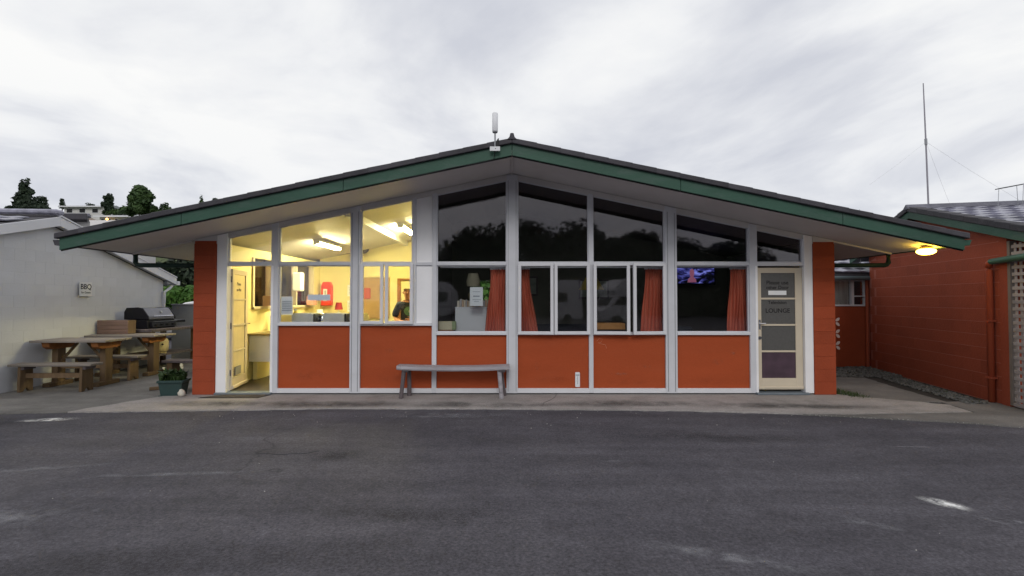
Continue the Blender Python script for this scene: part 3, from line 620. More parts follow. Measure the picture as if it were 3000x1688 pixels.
dk = thing('dish_rack', 'wire rack of clean dishes on the kitchen counter', 'dish rack', (-3.75, 9.5, .90), 0)
for k in range(7): put('plate', MB().lathe([(0, -.006), (.10, -.006), (.115, .01), (.10, .004), (0, .002)], n=16), [PLAST, mat('orange_plate', (.55, .16, .05), .4, .1), CHROME][k % 3], dk, True, (-.24 + k * .08, 0, .13), (0, R(80), 0))
put('rack', MB().box(-.3, .3, -.14, .14, .0, .012).tube([(-.3, -.14, 0), (-.3, -.14, .1), (.3, -.14, .1), (.3, -.14, 0)], .004, 5), CHROME, dk)
bp_ = thing('window_bench', 'cream bench along the inside of the kitchen window', 'bench top', (-3.2, 8.3, .025), world=True)
put('worktop', B(-3.8, -1.55, 8.10, 8.62, 1.10, 1.135, bev=.004), KWALL, bp_); put('support', B(-3.75, -1.6, 8.12, 8.16, .025, 1.10), KWALL, bp_)
APP = mat('grey_appliance', (0.42, 0.44, 0.50), .35, .06, 8)
def appliance(x, w, label):
    t = thing('kitchen_appliance', label, 'appliance', (x, 8.33, 1.135), 0, 'grey appliances inside the window')
    put('body', MB().prism([(-w / 2, 0), (w / 2 - .02, 0), (w / 2 - .02, .15), (w / 2 - .05, .172), (-w / 2 + .04, .172), (-w / 2, .15)], -.13, .13, bev=.008), APP, t)
    put('side_panel', B(w / 2 - .019, w / 2 + .012, -.12, .12, .005, .165, bev=.006), DARK, t); put('dial', MB().tube([(w / 2 + .012, 0, .08), (w / 2 + .03, 0, .08)], .02, 10), STEEL, t)
appliance(-3.50, .38, 'grey box-shaped appliance beside the paper notice inside the kitchen window')
appliance(-2.98, .38, 'grey box-shaped appliance near the wide post inside the kitchen window')
fh = thing('fire_hose_box', 'tall red fire hose box on the kitchen back wall', 'fire box', (-4.72, 12.45, 1.38), 0)
put('case', MB().prism([(-.13, 0), (.13, 0), (.13, .50), (.09, .60), (-.09, .60), (-.13, .50)], -.02, .13, bev=.012), mat('fire_red', (.62, .05, .02), .4, .08, 4), fh)
put('white_label', B(-.07, .03, -.026, -.021, .12, .42), PAPER, fh); put('lettering', B(-.03, -.01, -.03, -.027, .16, .38), INK, fh)
sh = thing('wall_shelf', 'cream shelf against the kitchen back wall', 'shelf', (-4.2, 12.4, 1.15), 0); put('board', B(-.5, .5, -.25, .19, 0, .04), KWALL, sh); put('support', B(-.5, -.46, -.2, .19, -1.12, 0), KWALL, sh); put('support', B(.46, .5, -.2, .19, -1.12, 0), KWALL, sh)
rl = thing('red_table_lamp', 'small lamp with dark red shade on the kitchen shelf', 'lamp', (-4.33, 12.25, 1.19), 0)
put('stem', MB().tube([(0, 0, 0), (0, 0, .1)], .012, 8), PLAST, rl); put('shade', MB().lathe([(.10, .09), (.065, .27)], n=18), mat('red_shade', (.28, .02, .03), .6, .1), rl, True); put('base', MB().lathe([(0, 0), (.06, 0), (.05, .02), (0, .025)], n=14), PLAST, rl)
bo = thing('paper_towel_roll', 'white paper towel roll standing near the kitchen side window', 'paper roll', (-4.55, 11.6, .98), 0)
put('roll', MB().lathe([(0, 0), (.07, 0), (.07, .32), (0, .32)], n=18), PAPER, bo, True); put('holder', MB().lathe([(0, -.02), (.09, -.02), (.09, 0), (0, 0)], n=18), STEEL, bo); put('stand', B(-.2, .2, -.2, .2, -.955, -.02), KWALL, bo)
ck = thing('wall_clock', 'round black clock on the kitchen back wall', 'clock', (-3.82, 12.58, 2.86), 0)
put('case', MB().tube([(0, 0, 0), (0, -.04, 0)], .15, 24), DARK, ck); put('face', MB().tube([(0, -.041, 0), (0, -.044, 0)], .125, 24), mat('grey_clock_face', (.12, .12, .12), .4, .05), ck); put('hand', MB().box(-.006, .006, -.05, -.047, 0, .09).box(0, .06, -.05, -.047, -.005, .005), PAPER, ck)
nb = thing('pin_board', 'brown cork board with a red item on the kitchen back wall', 'board', (-3.45, 12.55, 1.05), 0)
put('panel', B(-.36, .30, 0, .04, 0, 1.05), mat('cork', (.34, .22, .10), .8, .15, 10), nb); put('red_item', B(-.34, -.17, -.03, 0, .50, .78, bev=.02), mat('dull_red', (.35, .07, .04), .6, .1), nb); put('frame', B(-.38, .32, -.01, .03, 1.05, 1.09), KWALL, nb)
dd = thing('inner_door_frame', 'orange timber door frame in the kitchen back wall', 'door frame', (-2.9, 12.55, .025), 0); put('jamb', B(-.04, .04, 0, .05, 0, 2.05), WOODO, dd); put('head', B(.04, .9, 0, .05, 2.0, 2.05), WOODO, dd)

# notices on the panes
def notice(name, label, x0, x1, z0, z1, y, lines, mcol=PAPER, ink=INKG):
    t = thing(name, label, 'notice', ((x0 + x1) / 2, y, z0), 0, world=True)
    put('sheet', B(x0, x1, y, y + .003, z0, z1), mcol, t)
    for a, b, zz, h in lines: put('printed_line', B(x0 + a * (x1 - x0), x0 + b * (x1 - x0), y - .002, y - .0005, zz, zz + h), ink, t)
notice('notice', 'white notice taped inside the lounge window above the books', -.690, -.478, 1.43, 1.74, 8.045, [(.2, .8, 1.66, .008), (.25, .75, 1.58, .02), (.2, .85, 1.53, .008), (.3, .7, 1.50, .008)])
notice('notice', 'white notice in the kitchen window beside the door post', -3.79, -3.60, 1.285, 1.585, 8.045, [(.08, .92, 1.50 - k * .03, .012) for k in range(6)])
st = meta(put('window_sticker', B(-3.345, -2.975, 8.018, 8.0205, 1.522, 1.617, bev=.001), mat('pale_blue_sticker', (.55, .62, .70), .5, .03)), 'blank pale blue strip stuck on the kitchen window', 'sticker')

# ------------------------------------------------------------------ inside the lounge
def curtain(x0, x1, xb0, xb1, z0, z1, label, y=8.17):
    t = thing('curtain', label, 'curtain', ((x0 + x1) / 2, y, z0), 0, 'terracotta lounge curtains', world=True)
    mb = MB(); nx, nz = 46, 14; r = random.Random(int(x0 * 100)); ph = r.uniform(0, 6); V = []
    for j in range(nz + 1):
        f = j / nz; row = []
        for i in range(nx + 1):
            s = i / nx; a = x0 + (x1 - x0) * s; b = xb0 + (xb1 - xb0) * s; e = f ** 1.5
            yy = y + .030 * math.sin(s * 2 * math.pi * 6 + ph + .6 * math.sin(3 * f)) * (.5 + .6 * f) + .012 * math.sin(s * 31 + f * 4)
            row.append(mb.bm.verts.new((a * (1 - e) + b * e + .008 * math.sin(f * 7 + s * 9), yy, z1 + (z0 - z1) * f)))
        V.append(row)
    for j in range(nz):
        for i in range(nx): mb.bm.faces.new((V[j][i], V[j + 1][i], V[j + 1][i + 1], V[j][i + 1]))
    put('drape', mb, CURT, t, True)
    put('heading_tape', B(x0 - .01, x1 + .01, y - .012, y + .012, z1 - .01, z1 + .03), PAPER, t)
    return t
curtain(-.36, -.10, -.46, -.10, .985, 2.045, 'terracotta curtain in the fixed window beside the white cabinet')
curtain(.13, .29, .12, .44, .985, 2.045, 'terracotta curtain hanging behind the casement just right of the centre post')
curtain(2.22, 2.52, 2.12, 2.55, .985, 2.05, 'terracotta curtain behind the open casement next to the wide post')
curtain(3.64, 3.90, 3.55, 3.90, .985, 2.05, 'terracotta curtain in the window next to the cream door')
cr = meta(put('curtain_rail', MB().tube([(-1.2, 8.19, 2.075), (3.85, 8.19, 2.075)], .012, 8), PLAST), 'thin white curtain rail behind the lounge windows', 'curtain rail')
cb = thing('white_cabinet', 'plain white cabinet backing onto the lounge window', 'cabinet', (-.69, 8.42, .025), 0)
put('back_panel', B(-.27, .26, -.14, -.12, 0, 1.365, bev=.003), WHITE2, cb); put('carcass', B(-.26, .25, -.118, .18, 0, 1.36), WHITE, cb); put('top_board', B(-.275, .265, -.145, .19, 1.366, 1.385, bev=.003), WHITE2, cb)
x = -.93; k = 0
BK = [mat('cream_book', (.62, .55, .45), .7, .1, rand=.1), mat('grey_book', (.42, .40, .40), .7, .1, rand=.1), mat('tan_book', (.50, .36, .26), .7, .1, rand=.1)]
while x < -.40:
    w = rnd.uniform(.02, .042); h = rnd.uniform(.10, .135)
    b = thing('book', 'pale book standing in the row on top of the white cabinet', 'book', (x + w / 2, 8.36, 1.41), 0, 'books on the white cabinet')
    put('cover', B(-w / 2 + .001, w / 2 - .001, -.07, .07, 0, h, bev=.003), BK[k % 3], b); put('pages', B(-w / 2 + .004, w / 2 - .004, -.066, .073, .004, h + .001), PAPER, b)
    x += w + .003; k += 1
bx = thing('storage_box', 'cream box on the lounge window ledge beside the cabinet', 'box', (-1.1, 8.25, 1.03), 0); put('carton', B(-.13, .1, -.08, .1, 0, .14, bev=.004), mat('cream_card', (.62, .56, .40), .8, .08), bx); put('green_end', B(.1, .16, -.08, .1, 0, .14, bev=.004), mat('green_card', (.30, .36, .20), .8, .08), bx)
lg = thing('window_ledge', 'dark ledge running inside the lounge windows', 'ledge', (1.2, 8.25, 1.0), world=True); put('board', B(-1.22, -.98, 8.10, 8.38, 1.005, 1.03), WOODO, lg); put('support', B(-1.2, -1.15, 8.12, 8.3, .025, 1.004), WOODD, lg)
tv = thing('television', 'wall television switched on, showing a bluish picture', 'television', (4.06, 11.0, 1.87), 0)
def tv_mat():
    m = bpy.data.materials.new('tv_picture'); m.use_nodes = True; N = m.node_tree.nodes; L = m.node_tree.links; b = N['Principled BSDF']; b.inputs['Base Color'].default_value = (.01, .01, .012, 1); b.inputs['Roughness'].default_value = .2
    tc = N.new('ShaderNodeTexCoord'); nz = N.new('ShaderNodeTexNoise'); nz.inputs['Scale'].default_value = 3.4; nz.inputs['Detail'].default_value = 4; nz.inputs['Distortion'].default_value = 1.4
    mp_ = N.new('ShaderNodeMapping'); mp_.inputs['Scale'].default_value = (1, 1, 2.2); mp_.inputs['Location'].default_value = (.3, 0, .2); L.new(tc.outputs['Object'], mp_.inputs[0]); L.new(mp_.outputs[0], nz.inputs[0])
    cr_ = N.new('ShaderNodeValToRGB'); e = cr_.color_ramp; e.elements[0].position = .42; e.elements[0].color = (.002, .002, .006, 1); e.elements[1].position = .66; e.elements[1].color = (.22, .24, .75, 1); q = e.elements.new(.52); q.color = (.03, .03, .16, 1)
    gx = N.new('ShaderNodeTexGradient'); L.new(nz.outputs[0], cr_.inputs[0])
    L.new(cr_.outputs[0], b.inputs['Emission Color']); b.inputs['Emission Strength'].default_value = 1.0; return m
put('screen', B(-.48, .48, -.012, -.008, .03, .385), tv_mat(), tv); put('bezel', B(-.51, .51, -.006, .05, 0, .41, bev=.008), DARK, tv)
put('picture_figure', MB().lathe([(0, .05), (.10, .05), (.09, .12), (.035, .17), (.05, .22), (.055, .27), (.04, .33), (0, .36)], (-.02, -.0135, 0), 18, 1, .01), emis('pink_picture', (.42, .12, .22), .5), tv, True)
put('bracket', B(-.1, .1, .05, .39, .2, .4), DARK, tv)
ac = thing('armchair', 'dark armchair in the dim lounge', 'armchair', (2.9, 9.6, .025), R(200)); SOFA = mat('dark_upholstery', (.035, .04, .05), .8, .2, 6)
put('seat', B(-.4, .4, -.35, .4, .18, .46, bev=.05), SOFA, ac); put('backrest', B(-.4, .4, .32, .5, .3, 1.0, bev=.05), SOFA, ac)
for s in (-1, 1): put('arm', B(min(s * .4, s * .52), max(s * .4, s * .52), -.35, .45, .1, .64, bev=.04), SOFA, ac)
for sx in (-.38, .38):
    for sy in (-.3, .4): put('leg', B(sx - .03, sx + .03, sy - .03, sy + .03, 0, .18), WOODD, ac)
tb = thing('timber_chest', 'chest with an orange timber top behind the lounge casement', 'chest', (1.70, 8.62, .025), 0); put('lid', B(-.25, .26, -.14, .2, .99, 1.10, bev=.008), mat('pine', (.55, .27, .10), .6, .15, 5), tb); put('body', B(-.22, .23, -.1, .17, 0, .99), WOODD, tb)
fl = thing('floor_lamp', 'unlit floor lamp with yellow shade in the dim lounge', 'lamp', (1.62, 10.0, .025), 0); put('shade', MB().lathe([(.26, 1.71), (.11, 1.97)], n=22), mat('yellow_shade', (.55, .42, .10), .7, .08), fl, True); put('pole', MB().tube([(0, 0, .02), (0, 0, 1.9)], .012, 8), DARK, fl); put('base', MB().lathe([(0, 0), (.15, 0), (.14, .03), (0, .035)], n=18), DARK, fl)
sf = thing('sofa', 'long dark sofa against the lounge back wall', 'sofa', (1.2, 10.9, .025), 0)
put('seat', B(-.9, .9, -.45, .3, .15, .45, bev=.05), SOFA, sf); put('backrest', B(-.9, .9, .25, .42, .3, .95, bev=.05), SOFA, sf)
for s in (-1, 1): put('arm', B(min(s * .9, s * 1.05), max(s * .9, s * 1.05), -.45, .4, .1, .62, bev=.04), SOFA, sf)
# ------------------------------------------------------------------ the person in the kitchen
def skin_obj(name, verts, edges, radii, m, parent, root=0, sub=2):
    me = bpy.data.meshes.new(name); me.from_pydata(verts, edges, []); o = bpy.data.objects.new(name, me); C.objects.link(o)
    md = o.modifiers.new('Skin', 'SKIN'); md.use_smooth_shade = True
    for i, r in enumerate(radii):
        me.skin_vertices[0].data[i].radius = (r, r) if isinstance(r, (int, float)) else r
        me.skin_vertices[0].data[i].use_root = (i == root)
    o.modifiers.new('Sub', 'SUBSURF').levels = sub
    dg = bpy.context.evaluated_depsgraph_get(); dg.update()
    ev = bpy.data.meshes.new_from_object(o.evaluated_get(dg)); bpy.data.objects.remove(o); ev.name = name
    ev.materials.clear(); ev.materials.append(m)
    for p in ev.polygons: p.use_smooth = True
    return link(name, ev, parent)
SKIN = mat('skin', (.50, .24, .14), .5, .06, 8); HAIR = mat('grey_brown_hair', (.16, .10, .06), .7, .2, 20)
pr = thing('person', 'person in dark T-shirt with round green print standing in the kitchen', 'person', (-2.20, 10.35, .025), R(12))
J = [(0, 0, .95), (0, .01, 1.12), (0, .01, 1.30), (0, .0, 1.43), (0, -.02, 1.50), (0, -.045, 1.575), (0, -.06, 1.66), (0, -.055, 1.735),
     (-.17, 0, 1.40), (-.235, .0, 1.26), (-.265, .0, 1.11), (-.17, -.17, 1.06), (-.06, -.27, 1.06),
     (.17, 0, 1.40), (.235, 0, 1.26), (.265, 0, 1.11), (.17, -.18, 1.09), (.05, -.26, 1.10),
     (-.10, 0, .88), (-.105, -.01, .50), (-.11, .02, .09), (-.115, -.13, .04), (.10, 0, .88), (.105, -.01, .50), (.11, .02, .09), (.115, -.13, .04)]
E_ = [(0, 1), (1, 2), (2, 3), (3, 4), (4, 5), (5, 6), (6, 7), (3, 8), (8, 9), (9, 10), (10, 11), (11, 12), (3, 13), (13, 14), (14, 15), (15, 16), (16, 17), (0, 18), (18, 19), (19, 20), (20, 21), (0, 22), (22, 23), (23, 24), (24, 25)]
RD = [.14, .135, (.155, .11), .10, .055, .075, .088, .055, .065, .052, .043, .038, .028, .065, .052, .043, .038, .028, .085, .058, .042, .035, .085, .058, .042, .035]
bd = skin_obj('body', J, E_, RD, SKIN, pr)
mb = MB()                                                        # fingers, nose and ears become part of the one body mesh
for s, wx, wy, wz in ((-1, -.06, -.27, 1.06), (1, .05, -.26, 1.10)):
    for f in range(4): mb.tube([(wx, wy, wz + .02 - f * .016), (wx - s * .05, wy - .03, wz + .022 - f * .017), (wx - s * .09, wy - .02, wz + .018 - f * .017), (wx - s * (.11 - .006 * abs(f - 1)), wy + .0, wz + .012 - f * .016)], [.011, .010, .009, .006], 6)
    mb.tube([(wx, wy, wz + .02), (wx - s * .02, wy - .03, wz + .055), (wx - s * .05, wy - .035, wz + .06)], [.012, .011, .007], 6)
mb.tube([(0, -.13, 1.665), (0, -.165, 1.635), (0, -.145, 1.625)], [.010, .017, .012], 6)
for s in (-1, 1): mb.tube([(s * .083, -.05, 1.68), (s * .10, -.04, 1.66), (s * .085, -.05, 1.625)], [.010, .016, .009], 6)
ex = mb.mesh('x', SKIN, True); bmm = bmesh.new(); bmm.from_mesh(bd.data); bmm.from_mesh(ex); bmm.to_mesh(bd.data); bmm.free()
for s in (-1, 1): put('eye', MB().lathe([(0, -.008), (.008, 0), (0, .008)], (s * .032, -.138, 1.672), 8), INK, pr)
put('mouth', B(-.025, .025, -.138, -.130, 1.597, 1.604), mat('lips', (.35, .10, .08), .5, .05), pr)
skin_obj('hair', [(0, -.05, 1.70), (0, -.035, 1.745), (0, .01, 1.70), (0, .03, 1.63)], [(0, 1), (1, 2), (2, 3)], [(.086, .09), (.07, .07), (.075, .05), (.06, .03)], HAIR, pr, 1)
SHIRT = mat('dark_navy_cotton', (.022, .026, .036), .85, .15, 8)
skin_obj('shirt', [(0, 0, .93), (0, .01, 1.12), (0, .01, 1.30), (0, 0, 1.43), (0, -.005, 1.475), (-.17, 0, 1.40), (-.24, 0, 1.26), (-.268, 0, 1.13), (.17, 0, 1.40), (.24, 0, 1.26), (.268, 0, 1.13)],
         [(0, 1), (1, 2), (2, 3), (3, 4), (3, 5), (5, 6), (6, 7), (3, 8), (8, 9), (9, 10)], [.165, .16, (.18, .13), .12, .072, .085, .078, .082, .085, .078, .082], SHIRT, pr)
skin_obj('trousers', [(0, 0, .95), (-.10, 0, .86), (-.105, -.01, .5), (-.11, .02, .1), (.10, 0, .86), (.105, -.01, .5), (.11, .02, .1)], [(0, 1), (1, 2), (2, 3), (0, 4), (4, 5), (5, 6)], [.155, .105, .078, .066, .105, .078, .066], DARK, pr)
put('shirt_print', MB().lathe([(0, -.012), (.095, -.010), (.095, .0), (0, .0)], (0, 0, 0), 22), mat('green_print', (.12, .24, .16), .8, .25, 25), pr, False, (.02, -.142, 1.27), (R(90), 0, 0))
put('print_centre', MB().lathe([(0, -.004), (.035, -.004), (.035, .0), (0, .0)], (0, 0, 0), 16), mat('pale_print', (.45, .48, .30), .8, .1), pr, False, (.045, -.156, 1.265), (R(90), 0, 0))

# ------------------------------------------------------------------ in front of the building
bn = thing('slab_bench', 'weathered grey plank bench standing against the red panels', 'bench', (-.905, 7.755, 0), 0)
mb = MB(); n = 20; V = []
rr = random.Random(4)
for i in range(n + 1):
    s = i / n; x = -.895 + 1.76 * s; sag = -.022 * math.sin(math.pi * s); w0 = -.155 + rr.uniform(-.008, .008) + (.05 if i == 0 else 0); w1 = .135 + rr.uniform(-.006, .006); t0 = .445 + sag; t1 = .505 + sag + rr.uniform(-.002, .002)
    V.append([mb.bm.verts.new(p) for p in ((x, w0 + .012, t0), (x, w0, t0 + .02), (x, w0 + .01, t1), (x, w1, t1), (x, w1, t0))])
for a, b in zip(V, V[1:]):
    for k in range(5): mb.bm.faces.new((a[k], a[(k + 1) % 5], b[(k + 1) % 5], b[k]))
mb.bm.faces.new(V[0]); mb.bm.faces.new(V[-1][::-1]); bmesh.ops.recalc_face_normals(mb.bm, faces=mb.bm.faces[:])
put('seat', mb, WOODG, bn)
for x, y, dx in ((-.80, -.10, -.02), (-.735, .10, 0), (.725, -.10, .02), (.755, .10, .03)):
    put('leg', MB().tube([(x - dx, y * .8, .45), (x, y, .22), (x + dx, y * 1.1, 0)], [.034, .033, .036], 8), WOODD if x < 0 or y > 0 else WOODG, bn)
for x in (-.76, .74): put('cross_batten', B(x - .045, x + .06, -.12, .12, .405, .444, bev=.006), WOODD, bn)
th = thing('thermometer', 'small white outdoor thermometer fixed low on a red panel', 'thermometer', (1.065, 7.985, .115), 0)
put('back_plate', MB().prism([(-.038, .008), (-.03, 0), (.03, 0), (.038, .008), (.038, .23), (.03, .24), (-.03, .24), (-.038, .23)], 0, .013, bev=.002), PLAST, th); put('tube', MB().tube([(0, -.004, .06), (0, -.004, .18)], .0035, 6), INKG, th); put('bulb', MB().lathe([(0, -.007), (.007, 0), (0, .007)], (0, -.004, .055), 8), GREYM, th); put('header', B(-.03, .03, -.003, 0, .185, .205), INKG, th)
mt = thing('door_mat', 'dark flat mat on the concrete before the open door', 'mat', (-4.25, 7.78, .001), 0)
put('pile', MB().prism([(-.62, -.11), (.28, -.11), (.36, .12), (-.36, .12)], .0, .012, 'z', bev=.003), mat('mat_brown', (.07, .06, .055), .95, .25, 30, .6, 120), mt); put('border', MB().prism([(-.64, -.118), (.29, -.118), (.37, .124), (-.37, .124)], .0, .006, 'z'), DARK, mt)
pl = thing('planter', 'green rectangular plastic planter beside the left block column', 'planter', (-5.47, 7.96, -.004), R(8)); pl.scale = (.86, .86, .95); PG = mat('green_plastic', (.034, .062, .060), .4, .1, 6)
put('tub', MB().prism([(-.20, -.13), (.20, -.13), (.20, .13), (-.20, .13)], 0, .01, 'z'), PG, pl)
mb = MB(); bm = mb.bm
lo = [bm.verts.new(p) for p in ((-.17, -.11, 0), (.17, -.11, 0), (.17, .11, 0), (-.17, .11, 0))]; hi = [bm.verts.new(p) for p in ((-.205, -.14, .23), (.205, -.14, .23), (.205, .14, .23), (-.205, .14, .23))]
for k in range(4): bm.faces.new((lo[k], lo[(k + 1) % 4], hi[(k + 1) % 4], hi[k]))
bm.faces.new(lo[::-1]); put('wall', mb, PG, pl)
mb = MB(); mb.box(-.225, .225, -.16, -.135, .22, .26, bev=.006).box(-.225, .225, .135, .16, .22, .26, bev=.006).box(-.225, -.2, -.135, .135, .2205, .2595, bev=.006).box(.2, .225, -.135, .135, .2205, .2595, bev=.006); put('rim', mb, PG, pl)
put('soil', B(-.2, .2, -.135, .135, .19, .215), mat('soil', (.03, .022, .016), .95, .3, 20), pl)
fw = thing('potted_plant', 'leafy plant with pale flowers growing in the green planter', 'plant', (-5.50, 7.98, .21), 0)
vs = []; fs = []; r = random.Random(8)
for k in range(150):
    a = r.uniform(0, 6.28); l = r.uniform(.10, .26); w = l * .11; x0, y0 = r.uniform(-.17, .17), r.uniform(-.1, .1); d = Vector((math.cos(a), math.sin(a), 0)); sd_ = Vector((-d.y, d.x, 0)); p = Vector((x0, y0, 0)); i = len(vs); bnd = r.uniform(.25, .8)
    q1 = p + d * l * bnd * .35 + Vector((0, 0, l * .6)); q2 = p + d * l * bnd + Vector((0, 0, l * (1 - bnd * .55)))
    vs += [p - sd_ * w * .5, p + sd_ * w * .5, q1 + sd_ * w, q1 - sd_ * w, q2]; fs += [(i, i + 1, i + 2, i + 3), (i + 3, i + 2, i + 4)]
me = bpy.data.meshes.new('leaves'); me.from_pydata(vs, [], fs); me.materials.append(LEAFG); link('leaves', me, fw)
for k in range(6):
    x0, y0, z0 = r.uniform(-.17, .19), r.uniform(-.1, .1), r.uniform(.17, .26); put('stem', MB().tube([(x0 * .7, y0 * .7, 0), (x0, y0, z0)], .003, 5), LEAFG, fw); put('flower', MB().lathe([(0, -.015), (.012, .0), (.022, .03), (.012, .028), (0, .005)], (x0, y0, z0), 8), mat('pale_petal', (.62, .58, .40), .6, .1), fw, True)
sn = MB(); bmesh.ops.create_icosphere(sn.bm, subdivisions=2, radius=1)
for v in sn.bm.verts: v.co = Vector((v.co.x * .055, v.co.y * .05, v.co.z * .062 + .055)) * (1 + .12 * math.sin(v.co.x * 5 + v.co.z * 3))
so = put('painted_stone', sn, mat('cream_stone', (.58, .55, .48), .8, .1, 8), None, True, (-5.235, 7.80, 0)); meta(so, 'rounded cream stone on the concrete beside the column', 'stone')

# ------------------------------------------------------------------ roof aerial
an = thing('roof_aerial', 'white cylindrical aerial on a short pole clamped to the roof peak', 'aerial', (-.235, 6.72, 3.60), world=True)
ax = -.235
put('pole', MB().tube([(ax, 6.74, 3.58), (ax, 6.74, 4.0)], .011, 8), GREYM, an); put('radome', MB().lathe([(0, 0), (.036, 0), (.04, .01), (.04, .255), (.03, .265), (0, .266)], (ax, 6.74, 3.862), 18), PLAST, an, True); put('collar', MB().lathe([(0, -.012), (.034, -.012), (.038, .0), (0, .0)], (ax, 6.74, 3.861), 16), GREYM, an)
put('mounting_plate', B(ax - .07, ax + .07, 6.70, 6.72, 3.585, 3.645, bev=.002), PLAST, an); put('clamp', MB().tube([(ax + .035, 6.72, 3.58), (ax + .03, 6.73, 3.74), (ax + .045, 6.74, 3.77), (ax + .05, 6.74, 3.70), (ax + .05, 6.73, 3.62)], .009, 8), DARK, an)
cbp = [(ax + .01, 6.70, 3.62)]
for k in range(14): xx = ax - .02 - k * .12; cbp.append((xx, 6.765, 3.548 - .2105 * abs(xx) - .012 - .006 * math.sin(k)))
put('cable', MB().tube(cbp, .006, 6), DARK, an)
# ------------------------------------------------------------------ white block building on the left
L1 = thing('white_block_building', 'white painted block building with gable wall beside the picnic tables', 'building', (-8.723, 12.251, 0), R(-85.4))
def l1(name, mb, m, parent=None): return put(name, mb, m, parent or L1)
EA = 2.0; PK = .272; HS = 3.27
def l1z(x): return EA + PK * (HS - abs(x - HS))
wl = l1('gable_wall', MB().prism([(0, -.05), (2 * HS, -.05), (2 * HS, EA), (HS, l1z(HS)), (0, EA)], -.2, -.006), WJOINT)
me39 = block_mesh('block', .397, .02, .196, WBLOCK, .0015); me19 = block_mesh('block', .197, .02, .196, WBLOCK, .0015)
for c in range(15):
    z = .10 + c * .2; off = 0 if c % 2 else .2
    if off and z + .1 < l1z(.2): link('block', me19, wl, (.1, -.0143 + rnd.uniform(-.0005, .0005), z))
    k = 0
    while True:
        x = off + .2 + k * .4; k += 1
        if x > 5.4: break
        if z + .1 < min(l1z(x - .2), l1z(x + .2)) + .03: link('block', me39, wl, (x, -.0143 + rnd.uniform(-.0005, .0005), z))
l1('wall', B(0.0, 2 * HS, -6, -.21, -.05, EA), WBLOCK); l1('wall', MB().prism([(0, EA), (2 * HS, EA), (HS, l1z(HS))], -6, -.22), WBLOCK)
for s in (0, 1):
    a, b = (HS, -.32) if s == 0 else (HS, 2 * HS + .3)
    za = EA + PK * HS; zb = lambda x: EA + PK * (HS - abs(x - HS))
    l1('barge_board', MB().prism([(a, zb(a)), (b, zb(b)), (b, zb(b) + .17), (a, zb(a) + .17)], .10, .135, bev=.003), WHITE2)
    l1('soffit', MB().prism([(a, zb(a) + .02), (b, zb(b) + .02), (b, zb(b) + .04), (a, zb(a) + .04)], -.004, .099), WHITE)
    rf = l1('roof', MB().prism([(a, zb(a) + .06), (b, zb(b) + .06), (b, zb(b) + .18), (a, zb(a) + .18)], -6, .098), TILED)
    if s == 1:
        nn = Vector((HS - (2 * HS + .3), 0, 1)); tile_field(rf, (2 * HS + .3, -6.0, zb(2 * HS + .3) + .19), (0, 1, 0), (-1, 0, PK), 19, 11, tile_mesh(.31, .34, TILEP), .31, .30)
    else: l1('verge_cap', MB().prism([(a, zb(a) + .172), (b, zb(b) + .172), (b, zb(b) + .2), (a, zb(a) + .2)], -.05, .15), WHITE2)
rg = l1('ridge', B(HS - .1, HS + .1, -6, .14, l1z(HS) + .20, l1z(HS) + .30, bev=.03), TILEP)
l1('gutter', B(-.43, -.32, -6, .16, EA - .10, EA - .0, bev=.01), WHITE2); l1('fascia_return', MB().prism([(-.32, EA - .08), (.0, EA + .02), (0, EA - .08)], .02, .10), GREYM)
l1('downpipe', MB().tube([(-.30, .05, EA - .09), (-.12, .06, EA - .2), (.04, .05, EA - .28), (.04, .05, .05)], .035, 10), WHITE)
sg = thing('bbq_sign', 'white sign lettered BBQ on the white block wall', 'sign', (0, 0, 0), 0)
sg.matrix_world = Matrix.Translation((-8.4870, 9.74, 1.60)) @ Matrix.Rotation(R(94.6), 4, 'Z')
put('plate', B(-.155, .155, -.014, 0, 0, .28, bev=.003), mat('sign_white', (.66, .66, .64), .5, .04), sg)
text('lettering', 'BBQ', .145, INK, sg, (0, -.016, .185), (R(90), 0, 0)); text('lettering', 'for Guests', .055, INK, sg, (0, -.016, .075), (R(90), 0, 0))

